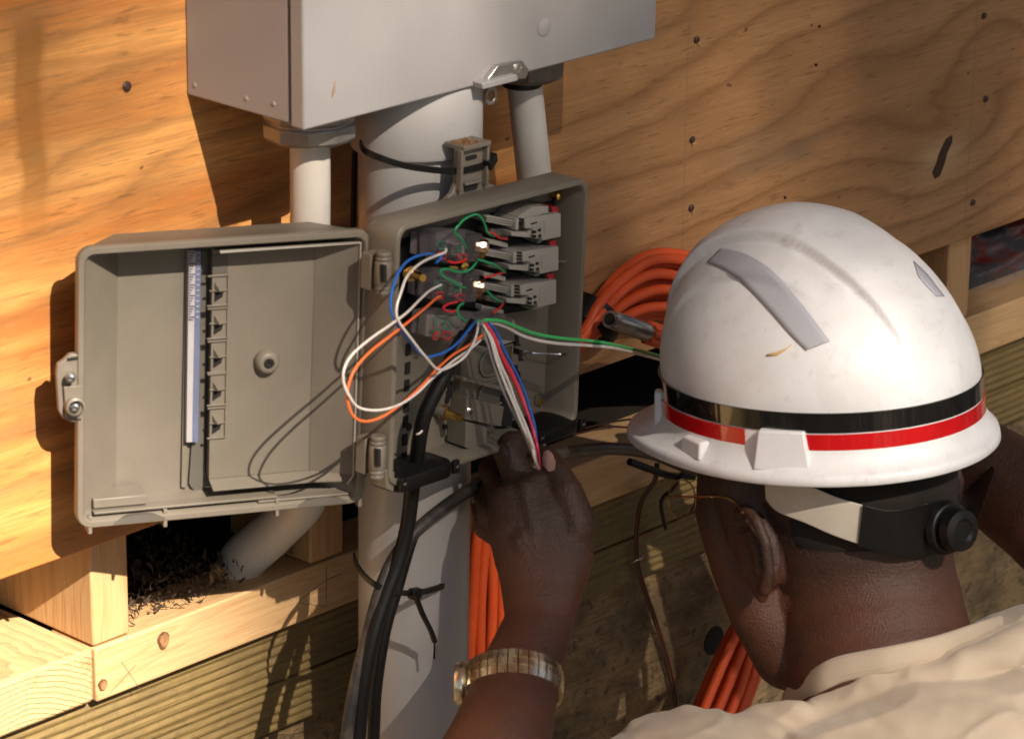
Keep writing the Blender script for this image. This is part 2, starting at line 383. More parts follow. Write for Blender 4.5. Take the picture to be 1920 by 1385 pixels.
MB().box(W, -.3995, 1.9, .86, .890, -.449, -.0605).build('cavity_floor', SHADEW, wall)
MB().box(W, -2.6, 3.2, 2.45, 2.50, -.2, .95).build('sky_block_soffit', PINE, wall)  # unseen eave added to block sky light from above
MB().box(W, -2.6, 3.2, 2.30, 2.62, .95, .99).build('sky_block_fascia', PINE, wall)  # front edge of the added eave
# the knot hole in the plywood: a dark splintered pit with a raised rim
u, v = .529, 1.058
kp = [(u - .006, v - .016), (u - .001, v - .015), (u + .003, v - .006), (u + .005, v + .002), (u + .0095, v + .010), (u + .009, v + .016), (u + .003, v + .014), (u - .003, v + .004), (u - .005, v - .003), (u - .0085, v - .010)]
KH = plain('knot_dark', (.060, .016, .007), .6, var=.6, scale=200, bump=.4)
kp = [(u + .0005 + (p[0] - u) * 1.45, v + (p[1] - v) * 1.08) for p in kp]
MB().prism(W, kp, -.004, .0006).build('knot', KH, wall, bev=.0004)
# knots in the sill face
KN = plain('knot_brown', (.20, .085, .035), .6, var=.6, scale=180, bump=.3)
KN2 = plain('knot_tan', (.42, .22, .10), .6, var=.7, scale=260, bump=.5)
for (kx, ky, rx, rz) in ((306, 1200, .0052, .0068), (192, 1283, .0038, .0042), (1680, 650, .003, .004)):
    a_, b_ = W.uv(kx, ky, -.0118)
    pt = [(a_ + rx * math.cos(q) * (1 + .15 * math.sin(3 * q)), b_ + rz * math.sin(q)) for q in (2 * math.pi * i / 14 for i in range(14))]
    MB().prism(W, pt, -.014, -.0112).build('knot', KN, wall)
    pt2 = [(a_ + .0004 + (p[0] - a_) * .80, b_ - .0003 + (p[1] - b_) * .78 + .0006 * math.sin(9 * i_)) for i_, p in enumerate(pt)]
    MB().prism(W, pt2, -.014, -.0106).build('knot_heart', KN2, wall)
# bored hole in the old beam with white lint below
a_, b_ = W.uv(1338, 1200, -.034)
MB().prism(W, [(a_ + .0125 * math.cos(q), b_ + .013 * math.sin(q)) for q in (2 * math.pi * i / 20 for i in range(20))], -.05, -.0334).build('bored_hole', HOLE, wall)
# screws
def screw(px, py, r=.0032, n=0.0006):
    c = W.px(px, py, n); mb = MB(); mb.lathe(c, W.N + Vector((random.uniform(-.3, .3), 0, random.uniform(-.3, .3))), [(r * .8, -.001), (r, 0), (r, .0006), (r * .7, .0014), (.00001, .0014)], 12)
    o = mb.build('screw', RUST, wall); return o
for q in ((1306, 75), (1298, 262), (1296, 390), (1845, 30), (1848, 186), (1824, 380), (238, 162), (1297, -120)): screw(*q, r=.0034 if q[0] == 238 else .0030)
for q in ((1536, 50), (1530, 122), (1472, 370)): screw(*q, r=.0012)
# torn splinters beside screws
for q in ((1300, 268), (1300, 396), (1849, 195), (1310, 82)):
    c = W.px(q[0], q[1], .001); mb = MB()
    for i in range(3):
        e = c + Vector((random.uniform(-.002, .004), -random.uniform(.001, .003), -random.uniform(.001, .004)))
        mb.tube([c, e], lambda t: .0006 * (1.1 - t), 5, 1)
    mb.build('splinter', PINE, wall)
# pencil scribbles on the sill
PEN = mat('pencil', (.10, .07, .06), .8)
for L in ([(228, 1240), (262, 1290)], [(255, 1245), (205, 1300)], [(612, 1062), (612, 1132)], [(560, 1128), (600, 1095), (640, 1075)], [(562, 1130), (612, 1136)]):
    MB().tube([W.px(x, y, -.0119) for x, y in L], .00022, 5, 3).build('pencil_mark', PEN, wall)

# ---- shavings in the cavity
mb = MB(); rnd = random.Random(3)
for i in range(1100):
    a_ = rnd.random() ** .8; x = -.358 + .105 * rnd.random(); y = .02 + .10 * rnd.random(); z = SZ1 + .001 + .018 * rnd.random() * (.4 + a_)
    p = Vector((x, y, z)); d = Vector((rnd.uniform(-1, 1), rnd.uniform(-1, 1), rnd.uniform(-.2, .9))).normalized() * rnd.uniform(.002, .009)
    sw = d.cross(Vector((rnd.uniform(-1, 1), rnd.uniform(-1, 1), rnd.uniform(-1, 1)))).normalized() * rnd.uniform(.0002, .0011)
    b = len(mb.v); md = p + d * .5 + Vector((0, 0, rnd.uniform(-.003, .003)))
    mb.v += [p - sw, p + sw, md + sw, md - sw, p + d + sw * .3, p + d - sw * .3]; mb.f += [(b, b + 1, b + 2, b + 3), (b + 3, b + 2, b + 4, b + 5)]
tag(mb.build('wood_shavings', plain('shaving', (.07, .042, .024), .9, var=.6, scale=150)), 'dark wood shavings and splinters lying in the wall cavity', 'debris', kind='stuff')
for k, (q, s, lb) in enumerate((((408, 1083), 1.0, 'curled pale bark chip in the cavity near the post, larger of the two'), ((540, 1052), .8, 'small pale wood chip beside the curved conduit in the cavity'))):
    c = W.px(q[0], q[1], -.03); c.z = SZ1 + .009; mb = MB(); lp = []
    for i in range(9):
        t = i / 8; q_ = t * 3.2
        lp.append([c + Vector((.012 * (t - .5) * s, .003 * math.sin(q_), .005 * math.sin(q_) * s)) + Vector((0, 0, e)) for e in (-.004 * s - .001 * math.sin(9 * t), .004 * s + .0015 * math.sin(13 * t))])
    for i in range(8):
        b = len(mb.v); mb.v += [lp[i][0], lp[i + 1][0], lp[i + 1][1], lp[i][1]]; mb.f.append((b, b + 1, b + 2, b + 3))
    o = mb.build('bark_chip', plain('chip', (.34, .20, .10), .8, var=.4, scale=200)); so_ = o.modifiers.new('s', 'SOLIDIFY'); so_.thickness = .0012; tag(o, lb, 'wood chip')

# ---- plastic bag in the far cavity
def bag():
    mb = MB(); nu, nv = 26, 20
    c = Vector((.655, .03, .905)); 
    for i in range(nu + 1):
        for j in range(nv + 1):
            a_, b_ = i / nu, j / nv
            p = c + Vector((-.035 + .15 * a_, -.006 + .05 * b_, .002 + .055 * b_ * (.55 + .45 * a_)))
            nz = noise.noise(Vector((a_ * 5, b_ * 4, 1))) * .016 + noise.noise(Vector((a_ * 13, b_ * 9, 5))) * .006
            mb.v.append(p + Vector((0, -nz - .012 * math.sin(math.pi * b_), nz * .6)))
    for i in range(nu):
        for j in range(nv):
            k = i * (nv + 1) + j; mb.f.append((k, k + 1, k + nv + 2, k + nv + 1))
    m = mat('bag_film', (.35, .33, .38), .12, spec=1.0); g = NG(m)
    tr = g.t.nodes.new('ShaderNodeBsdfTransparent'); mx = g.t.nodes.new('ShaderNodeMixShader')
    a_ = g.noise(g.pos(), 22, 2, .5); red = g.ramp(a_, [(.46, (0,) * 3), (.56, (1,) * 3)])
    g.set(g.b.inputs['Base Color'], g.mix(red, (.30, .30, .36), (.28, .035, .02)))
    g.set(mx.inputs[0], g.math('MULTIPLY_ADD', red, .30, .16)); out = g.t.nodes['Material Output']
    g.t.links.new(tr.outputs[0], mx.inputs[1]); g.t.links.new(g.b.outputs[0], mx.inputs[2]); g.t.links.new(mx.outputs[0], out.inputs[0])
    tag(mb.build('plastic_bag', m, ang=180), 'crumpled clear plastic bag with red print stuffed in the cavity at far right', 'bag')
bag()

# ================================================================== STEEL ENCLOSURE
EX0, EX1, EZ0, EZ1, EF, EG = -.3174, .022, 1.271, 1.95, .1137, .1005
en = thing('meter_enclosure', (-.15, 0, EZ0), 'large pale grey painted steel electrical cabinet fixed on the plywood above the pipe', 'electrical box')
MB().box(W, EX0, EX1, EZ0 + .0015, EZ1, .0005, EG - .002).build('body', GREYM, en, bev=.0012)
MB().box(W, EX0 + .002, EX1 - .002, EZ0 + .003, EZ1, EG - .0025, EG + .001).build('cover_gap', EDGE, en)  # near-black strip standing for the shaded gap behind the cover
MB().box(W, EX0 - .001, EX1 + .001, EZ0, EZ1 + .01, EG + .0005, EF).build('cover', GREYM, en, bev=.0016, seg=3)
for q in ((365, 160), (462, 185), (513, 195)):
    rr = ray(*q); P = CAM + rr * ((EX0 - CAM.x) / rr.x)
    MB().lathe(P, (-1, 0, 0), [(.0020, -.0004), (.0018, .0002), (.0010, .0005), (.00001, .0006)], 12).build('rivet', GREYM, en)
c = W.px(1020, 52, EF)
MB().lathe(c, W.N, [(.0062, -.0002), (.0064, .0005), (.0056, .0010), (.00001, .0010)], 28).build('knockout', GREYM, en)
c = W.px(624, 170, EF)
MB().tube([c + Vector((-.0008, -.0002, -.0045)), c + Vector((.0006, -.0003, 0)), c + Vector((.0020, -.0002, .006))], lambda t: .0004 + .0007 * math.sin(3.1 * (1 - t)) ** 2, 6, 4).build('paint_scratch', mat('scratch', (.30, .21, .15), .7), en)
# hasp latch at the lower edge
hp = [W.uv(x, y, EF) for x, y in ((905, 148), (925, 120), (972, 112), (984, 128), (978, 146), (955, 148), (940, 136), (918, 150))]
hp.reverse()
MB().prism(W, hp, EF + .0004, EF + .0045).build('latch_hasp', STEEL, en, bev=.001)
c = W.px(970, 129, EF + .0045)
MB().lathe(c, W.N, [(.0040, -.001), (.0040, .0006), (.0026, .0014), (.0022, .0006), (.00001, .0006)], 18).build('latch_rivet', STEEL, en)
lp = [W.uv(x, y, EF) for x, y in ((886, 152), (952, 135), (954, 147), (888, 164))]; lp.reverse()
MB().prism(W, lp, EF - .012, EF + .009).build('latch_tongue', GREYM, en, bev=.0008)
# lock ring tab hanging below
c = W.px(921, 180, .105); ring = MB(); so_u, so_v = c.x, c.z
tabp = []
ring.loops([[W.at(so_u + r_ * math.cos(q), so_v + r_ * 1.15 * math.sin(q), n) for q in (2 * math.pi * i / 24 for i in range(24))] for r_, n in ((.0058, .1035), (.0058, .1055), (.0034, .1055), (.0034, .1035))], close=True)
ring.box(W, so_u - .004, so_u + .004, so_v + .0055, EZ0 + .002, .1036, .1054)
ring.build('lock_tab', ZINC, en, bev=.0004)

# ================================================================== PIPES
pb = thing('pvc_riser_pipe', (-.169, -.065, .2), 'thick pale grey PVC pipe rising to the steel cabinet behind the terminal box', 'pipe')
PX_, PY_ = -.1685, -.0655
MB().lathe(Vector((PX_ - .003, PY_, 0.0)), (.0026, 0, 1), [(.0397, 0), (.0397, 1.26)], 56).build('pipe', PVC, pb)
CP = Vector((PX_, PY_, 1.2215))
MB().lathe(CP, (0, 0, 1), [(.0400, 0), (.0448, .0010), (.0456, .003), (.0456, .046), (.0435, .050)], 56).build('coupling', PVC, pb)
# raised moulding marks on the coupling
mk = MB(); rnd = random.Random(5)
for row, (zz, n_, h_) in enumerate(((1.2315, 11, .0022), (1.2375, 5, .0020), (1.2425, 4, .0035), (1.247, 5, .003))):
    for i in range(n_):
        q = R(-128 + (i * 3.0) + row * 6); d = Vector((math.cos(q), math.sin(q), 0)); t = Vector((-math.sin(q), math.cos(q), 0))
        p = Vector((PX_, PY_, zz)) + d * .0456
        mk.tube([p - t * .0006 - Vector((0, 0, h_ / 2)), p + t * rnd.uniform(-.0004, .001) , p + t * .0006 + Vector((0, 0, h_ / 2))], .00022, 5, 1)
mk.build('moulded_lettering', PVC, pb)
# left conduit
cl = thing('white_conduit', W.at(-.2627, 1.25, .06), 'white plastic conduit left of the thick pipe with weathered streaks', 'conduit')
cx = -.2627
MB().tube([(cx, -.060, 1.262), (cx, -.060, 1.20), (cx, -.058, 1.10), (cx + .012, -.052, 1.03), (cx + .024, -.030, .975), (cx + .030, .010, .935), (cx + .026, .040, .905), (cx + .024, .050, .880)], lambda t: .0135 + .0035 * min(1, max(0, (t - .45) * 3)), 28, 8).build('tube', PVCW, cl)
MB().lathe(Vector((cx, -.060, 1.2445)), (0, 0, 1), [(.018, -.001), (.0295, 0), (.0318, .003), (.0318, .012), (.030, .0135), (.0318, .015), (.0318, .026)], 10).build('hub', ZINC, cl, bev=.0012)
MB().lathe(Vector((cx, -.060, 1.2425)), (0, 0, 1), [(.0150, 0), (.0150, .003)], 24).build('bushing', STEEL, cl)
# right conduit
cr_ = thing('slanted_conduit', W.at(-.05, 1.2, .06), 'slanted pale conduit right of the thick pipe running down behind the terminal box', 'conduit')
A0 = Vector((-.0580, -.060, 1.262)); A1 = W.px(1003, 345, .058)
MB().tube([A0, A1, A1 + (A1 - A0) * .6, Vector((-.02, -.045, 1.02)), Vector((-.02, -.03, .93)), Vector((-.02, .01, .90))], .0125, 28, 6).build('tube', PVCW, cr_)
c = W.px(990, 152, .06); c.z = 1.2475
MB().lathe(Vector((-.0520, -.060, 1.2465)), (0, 0, 1), [(.014, -.001), (.0225, 0), (.0255, .003), (.0262, .008), (.0262, .024)], 10).build('hub', plain('dark_zinc', (.20, .18, .165), .5, metal=.6, var=.3), cr_, bev=.0012)
MB().lathe(Vector((-.0575, -.060, 1.2415)), (0, 0, 1), [(.0133, 0), (.0145, .001), (.0145, .005)], 24).build('bushing', BLACK, cr_)

gw = thing('black_strand', W.at(-.213, 1.2, .01), 'thin black strand running down the plywood in the gap left of the thick pipe', 'wire')
MB().tube([W.px(672, 215, .012), W.px(666, 290, .012), W.px(664, 360, .012), W.px(662, 440, .012), W.px(655, 560, .012), W.px(650, 760, .012)], .0022, 8, 4).build('jacket', BLACK, gw)  # thin black tube along the dark line beside the pipe
# ---- cable ties
def ring_pts(c, r, tilt_dir, tilt, n=40, a0=0, a1=360):
    o = []
    for i in range(n + 1):
        q = R(a0 + (a1 - a0) * i / n); d = Vector((math.cos(q), math.sin(q), 0)); o.append(c + d * r + Vector((0, 0, tilt * d.dot(tilt_dir))))
    return o
def strap(mb, pts, wdt, th, up=Vector((0, 0, 1))):
    lps = []
    for i, p in enumerate(pts):
        t = (pts[min(i + 1, len(pts) - 1)] - pts[max(i - 1, 0)]).normalized(); s_ = t.cross(up).normalized(); u_ = s_.cross(t)
        lps.append([p + s_ * a * th / 2 + u_ * b * wdt / 2 for a, b in ((-1, -1), (1, -1), (1, 1), (-1, 1))])
    mb.loops(lps)
t1 = thing('cable_tie', (PX_, PY_, 1.19), 'black cable tie strapping the box bracket to the thick pipe under the coupling', 'cable tie')
mb = MB()
tp = [W.px(676, 268, .075), W.px(684, 283, .09), W.px(715, 297, .1065), W.px(760, 311, .1125), W.px(805, 318, .115), W.px(842, 321, .119), W.px(868, 320, .1235), W.px(905, 311, .1235), W.px(920, 305, .121), W.px(912, 290, .10), W.px(895, 278, .085), W.px(893, 272, .065)]
strap(mb, spline(tp, 5), .0042, .0016); mb.build('strap', BLACK, t1)
e = W.px(917, 302, .1235); MB().box(Fr(e, 20, 0, -18), -.006, .006, -.0035, .0035, -.002, .004).build('tie_head', BLACK, t1, bev=.0008)
t2 = thing('cable_tie', (PX_, PY_, .92), 'black cable tie with hanging tail round the pipe and black cables below the box', 'cable tie')
mb = MB()
tp = [W.px(664, 1040, .062), W.px(668, 1056, .09), W.px(686, 1082, .114), W.px(712, 1100, .128), W.px(745, 1110, .1255), W.px(785, 1110, .112), W.px(830, 1098, .104), W.px(858, 1080, .092), W.px(870, 1060, .07)]
strap(mb, spline(tp, 5), .0040, .0017); mb.build('strap', BLACK, t2)
e = W.px(776, 1111, .1155); MB().box(Fr(e, 0, 0, 8), -.0045, .0045, -.0036, .0036, -.002, .004).build('tie_head', BLACK, t2, bev=.0008)
mb = MB(); strap(mb, spline([W.px(778, 1113, .120), W.px(792, 1150, .124), W.px(808, 1182, .122), W.px(815, 1203, .119)], 5), .0028, .0028, Vector((1, 0, 0))); mb.tube([W.px(815, 1203, .119), W.px(814, 1234, .117)], .0008, 6, 1); mb.build('tail', BLACK, t2)

# ================================================================== TERMINAL BOX
nb = thing('terminal_box', B.at(0, -.09, -.02), 'open grey plastic telephone terminal box with wired modules tied to the pipe', 'terminal box')
hw, hh = .0968, .0905
def tray(fr, u0, u1, v0, v1, stages, k=5):
    lps = []
    for st in stages:
        ins, n, r_ = st[:3]; iv = st[3] if len(st) > 3 else ins
        lps.append([fr.at(u, v, n) for u, v in rrect(u0 + ins, u1 - ins, v0 + iv, v1 - iv, r_, k)])
    return lps
mb = MB()
mb.loops(tray(B, -hw, hw, -hh, hh, [(.006, -.033, .006), (.002, -.030, .010), (0, -.026, .011), (0, -.001, .011), (.001, 0, .0105), (.0036, 0, .008), (.0044, -.001, .0075), (.0052, -.0275, .0065)]), True, True)
mb.build('base', NID, nb, ang=50)
# bracket up to the pipe
def bq(x, y, n): return B.uv(x, y, n)
bu, bv = bq(878, 372, -.028)
mb = MB(); w_ = .0130
mb.prism(B, [(bu - w_ - .012, .088), (bu + w_ + .018, .088), (bu + w_ + .006, .0935), (bu + w_, .099), (bu + w_, .123), (bu - w_, .123), (bu - w_, .099), (bu - w_ - .004, .093)], -.031, -.027)
mb.prism(B, [(bu - w_, .1215), (bu + w_ + .001, .1215), (bu + w_ + .001, .1250), (bu - w_, .1250)], -.040, -.0215)
for s_ in (-1, 1): mb.prism(B, [(bu + s_ * w_ - .0012, .0935), (bu + s_ * w_ + .0012, .0935), (bu + s_ * w_ + .0012, .1222), (bu + s_ * w_ - .0012, .1222)], -.0272, -.0225)
mb.box(B, bu - .0078, bu + .0088, .0965, .0985, -.0272, -.0235)
mb.build('bracket', NID, nb, bev=.0007)
sv = .1145
mb = MB(); mb.prism(B, rrect(bu - .0055, bu + .0055, sv - .0016, sv + .0016, .0014, 3), -.0273, -.0264); mb.build('bracket_slot', HOLE, nb)
mb = MB(); mb.prism(B, rrect(bu - .0060, bu + .0070, .0915, .0955, .0014, 3), -.0273, -.0262); mb.build('bracket_slot', HOLE, nb)
mb = MB(); rnd = random.Random(9)
for i in range(60):
    p = B.at(bu - .011 + .016 * rnd.random() ** 1.2, .1254, -.036 + .013 * rnd.random()); s_ = rnd.uniform(.0004, .0011)
    f_ = Fr(p, rnd.uniform(0, 90), rnd.uniform(0, 40), rnd.uniform(0, 90)); mb.box(f_, -s_, s_, -s_ * .6, s_ * .6, -s_, s_)
tag(mb.build('wood_crumbs', plain('crumbs', (.22, .11, .045), .9)), 'brown wood crumbs lying on top of the box bracket', 'debris', kind='stuff')
# ear on the right side
eu, ev = B.uv(1103, 525, -.012)
mb = MB(); ep = [(hw - .001, ev - .017), (hw + .004, ev - .013), (hw + .009, ev - .004), (hw + .0095, ev + .003), (hw + .006, ev + .009), (hw + .0045, ev + .013), (hw - .001, ev + .014)]
mb.prism(B, ep, -.014, -.0105); mb.build('latch_ear', NID, nb, bev=.0006)
MB().prism(B, [(hw + .0052 + .0021 * math.cos(q), ev - .0035 + .0024 * math.sin(q)) for q in (2 * math.pi * i / 14 for i in range(14))], -.0145, -.0102).build('ear_hole', HOLE, nb)
for dz in (.0035, .0078): MB().prism(B, rrect(hw + .002, hw + .0045, ev + dz, ev + dz + .002, .0005, 2), -.0145, -.0102).build('ear_slot', HOLE, nb)
FL = -.0270                                                  # inner floor
def bx(name, m, x0, y0, x1, y1, n0, n1, bev=.0005, parent=nb):
    """box on the floor whose front face spans two photo corners"""
    a = B.uv(x0, y0, n1); b = B.uv(x1, y1, n1)
    return MB().box(B, min(a[0], b[0]), max(a[0], b[0]), min(a[1], b[1]), max(a[1], b[1]), n0, n1).build(name, m, parent, bev=bev)
def quad(name, m, pts, n0, n1, bev=.0004, parent=nb):
    q = [B.uv(x, y, n1) for x, y in pts]
    ar = sum(q[i][0] * q[(i + 1) % len(q)][1] - q[(i + 1) % len(q)][0] * q[i][1] for i in range(len(q)))
    if ar < 0: q.reverse()
    return MB().prism(B, q, n0, n1).build(name, m, parent, bev=bev)
# inner left wall slots: dark pockets down the hinge side
for i, yy in enumerate((655, 690, 722, 762, 790, 824, 858)):
    u_, v_ = B.uv(765 - i * 1.2, yy, FL); MB().box(B, u_ - .0022, u_ + .0022, v_ - .004, v_ + .004, FL - .002, FL + .0007).build('slot', HOLE, nb)
# lower mounting panel with two D shaped wells
quad('well_panel', NID, [(868, 640), (985, 668), (975, 776), (862, 748)], FL, -.021)
for (x, y) in ((928, 676), (925, 736)):
    uc, vc = B.uv(x, y, -.021); lp1 = []
    pts = [(uc + .0165, vc + .0095), (uc - .008, vc + .0095)] + [(uc - .008 + .0095 * math.cos(R(q)), vc + .0095 * math.sin(R(q))) for q in range(110, 251, 20)] + [(uc - .008, vc - .0095), (uc + .0165, vc - .0095)]
    mb = MB(); pin = [(uc + (p[0] - uc) * .90, vc + (p[1] - vc) * .84) for p in pts]
    mb.loops([[B.at(*p, n) for p in pp] for pp, n in ((pts, -.0209), (pts, -.0188), (pin, -.0188), (pin, -.0209))], close=True)
    mb.build('well_rim', NID, nb, bev=.0003)
    MB().prism(B, pin, -.0215, -.0207).build('well_floor', NIDD, nb)
quad('well_shelf', NID, [(868, 706), (980, 735), (980, 742), (868, 714)], -.021, -.013)
quad('bracket_block', NID, [(876, 745), (945, 762), (940, 800), (872, 786)], FL, -.013)
quad('bracket_cap', NIDD, [(886, 792), (925, 803), (924, 812), (885, 801)], FL, -.0125)
quad('partition', NID, [(874, 790), (914, 802), (912, 856), (872, 838)], FL, -.010)
quad('dark_port', HOLE, [(944, 742), (962, 748), (960, 800), (942, 796)], FL, -.0178)
for (x, y) in ((970, 640), (976, 668), (968, 696), (972, 708)): quad('slot', HOLE, [(x - 3, y - 12), (x + 3, y - 12), (x + 4, y + 5), (x + 9, y + 8), (x - 3, y + 9)], FL - .001, -.0205, bev=0)
for (x, y, r_) in ((843, 722, .0022), (842, 738, .0030), (838, 750, .002), (833, 800, .0016), (840, 800, .0016), (838, 822, .002), (767, 800, .0022)):
    u_, v_ = B.uv(x, y, FL); MB().prism(B, [(u_ + r_ * math.cos(q), v_ + r_ * 1.3 * math.sin(q)) for q in (2 * math.pi * i / 10 for i in range(10))], FL - .001, FL + .0006).build('slot', HOLE, nb)
quad('screw_recess', NIDD, [(1004, 743), (1012, 738), (1022, 739), (1027, 748), (1023, 758), (1012, 763), (1003, 757)], FL - .001, FL + .0005, bev=0)
c = B.px(1013, 754, FL + .001); MB().lathe(c, B.N, [(.0028, -.001), (.0026, .0006), (.00001, .0010)], 12).build('screw', BRASS, nb)
# brass studs
def stud(p0, p1, n0, n1, r=.0026, m=BRASS):
    a = B.px(*p0, n0); b = B.px(*p1, n1); mb = MB(); mb.lathe(a, (b - a), [(r * 2.0, -.0015), (r * 2.0, .001), (r, .001)] + [(r * (1 + .10 * (i % 2)), .001 + ((b - a).length - .001) * i / 14) for i in range(1, 15)], 16)
    mb.build('brass_stud', m, nb)
stud((770, 513), (793, 521), -.020, -.004); stud((853, 490), (872, 499), -.020, -.004); stud((833, 773), (863, 784), -.022, -.006)
MB().cyl(B.px(818, 768, FL), B.px(834, 774, -.021), .0045, .0040).build('stud_base', NIDD, nb)
c = B.px(881, 770, -.012); MB().lathe(c, B.N, [(.0028, -.004), (.0031, 0), (.0022, .001), (.00001, .0012)], 12).build('screw', SCREW, nb)
for q in ((1066, 360), (1050, 368)):
    c = B.px(*q, -.02); MB().lathe(c, B.N, [(.0034, -.006), (.0034, 0), (.0020, .0012), (.00001, .0014)], 14).build('screw', BRASS, nb)
# spring clips
def clip(pts):
    MB().tube([B.px(x, y, n) for x, y, n in pts], .0007, 6, 4).build('spring_clip', SCREW, nb)
clip([(1040, 492, -.016), (1062, 490, -.014), (1075, 487, -.010), (1087, 484, -.006)])
clip([(985, 660, -.026), (1000, 662, -.020), (1045, 664, -.014), (1062, 663, -.009), (1079, 655, -.003)])
clip([(982, 672, -.026), (984, 660, -.023), (990, 656, -.023)])

# ---- grey line modules (three)
def grey_module(k):
    dy = 62.5 * k; dx = -4.2 * k
    def q(x, y): return (740 + x / 5.13 + dx, 370 + y / 5.13 + dy)
    n_ = -.004
    root = None
    def Q(nm, m, pts, n0, n1, bev=.00035): return quad(nm, m, [q(x, y) for x, y in pts], n0, n1, bev, parent=mod)
    uc, vc = B.uv(*q(1400, 300), n_)
    mod = bpy.data.objects.new('line_module', None); mod.location = B.at(uc, vc, FL) - wl(nb); col.objects.link(mod); mod.parent = nb
    Q('body', NIDL, [(1255, 200), (1600, 150), (1600, 380), (1420, 420), (1420, 300), (1255, 300)], FL + .0008, n_, .0006)
    Q('top_housing', NIDL, [(1190, 185), (1330, 90), (1480, 85), (1480, 150), (1260, 200), (1190, 235)] if k == 0 else [(1190, 190), (1255, 200), (1255, 300), (1190, 296)], FL + .0008, n_ - .0022)
    for i in range(3): Q('rail', NIDL, [(880, 180 + 22 * i), (900, 172 + 22 * i), (1180, 232 + 22 * i), (1180, 246 + 22 * i), (880, 192 + 22 * i)], FL + .0008, n_ - .003 - .001 * i, .0002)
    Q('rail_end', NIDL, [(1165, 215), (1195, 195), (1195, 310), (1165, 318)], FL + .0008, n_ - .0015)
    for i in range(3): Q('contact_slot', HOLE, [(1200, 200 + 32 * i), (1246, 204 + 32 * i), (1246, 222 + 32 * i), (1200, 218 + 32 * i)], n_ - .004, n_ - .0012, 0)
    Q('lever', NIDL, [(1115, 330), (1290, 335), (1330, 295), (1335, 360), (1290, 388), (1125, 372)], FL + .0008, n_ - .0006)
    Q('connector_block', NIDL, [(1335, 300), (1420, 285), (1420, 385), (1335, 400)], FL + .0008, n_ + .0022)
    for (x, y) in ((1352, 335), (1395, 318), (1350, 378), (1398, 372)): Q('pin_hole', HOLE, [(x - 13, y - 13), (x + 13, y - 16), (x + 13, y + 10), (x - 13, y + 13)], n_ + .001, n_ + .0027, 0)
    Q('label_slot', HOLE, [(1310, 252), (1370, 235), (1372, 248), (1312, 265)], n_ - .001, n_ + .0003, 0)
    Q('end_panel', NIDL, [(1440, 225), (1520, 205), (1520, 350), (1440, 372)], n_ - .001, n_ + .0004, .0002)
    Q('red_lens', REDL, [(1510, 95), (1575, 92), (1580, 165), (1520, 160)], FL + .0008, n_ - .004)
    Q('lens_socket', HOLE, [(1478, 100), (1512, 95), (1518, 150), (1480, 150)], FL + .0008, n_ - .005, 0)
    Q('bridge_socket', HOLE, [(860, 235), (1110, 300), (1105, 390), (1160, 400), (1380, 425), (1300, 450), (1080, 480), (860, 420)], FL + .0006, -.0225, 0)
    Q('bridge_plate', NIDD, [(930, 300), (1100, 320), (1095, 390), (920, 350)], FL + .0008, -.014)
    Q('foot', NIDL, [(880, 395), (1090, 440), (1090, 485), (1070, 485), (880, 440)], FL + .0008, -.0145)
    Q('foot_tab', NIDL, [(1370, 420), (1470, 395), (1472, 420), (1380, 445)], FL + .0008, -.013)
    return mod
quad('module_gap_shade', BLACK, [(752, 448), (910, 402), (1046, 374), (1042, 560), (900, 602), (748, 606)], FL, FL + .0005, 0)  # black sheet painting the shade between and behind the modules
for k in range(3): grey_module(k)
quad('socket_shadow', NIDD, [(905, 590), (960, 595), (966, 640), (905, 632)], FL, -.017)  # darker plate painted as the shadow by the socket
quad('socket_plate', NIDL, [(900, 600), (945, 592), (966, 602), (964, 640), (930, 650), (905, 636)], FL, -.0175)

# ---- clear terminal modules (three)
def letters(txt, m, px, py, n, size, par, rot=0):
    cu = bpy.data.curves.new('t', 'FONT'); cu.body = txt; cu.size = size; cu.extrude = .0001; cu.align_x = 'CENTER'; cu.align_y = 'CENTER'
    tmp = bpy.data.objects.new('t', cu); col.objects.link(tmp); bpy.context.view_layer.update()
    me_ = bpy.data.meshes.new_from_object(tmp); bpy.data.objects.remove(tmp)
    o = bpy.data.objects.new('printed_letter', me_); col.objects.link(o); me_.materials.append(m)
    p = B.px(px, py, n); ca, sa = math.cos(R(rot)), math.sin(R(rot))
    for v_ in me_.vertices:
        x, y = v_.co.x * ca - v_.co.y * sa, v_.co.x * sa + v_.co.y * ca
        v_.co = p + B.U * x + B.V * y + B.N * (v_.co.z) - wl(par)
    o.parent = par; return o
def outline(m, pts, n, r, par, closed=True):
    p = [B.px(*zA(x, y), n) for x, y in pts]
    if closed: p = p + [p[0]]
    MB().tube(p, r, 5, 1).build('printed_outline', m, par)
CN = -.0035
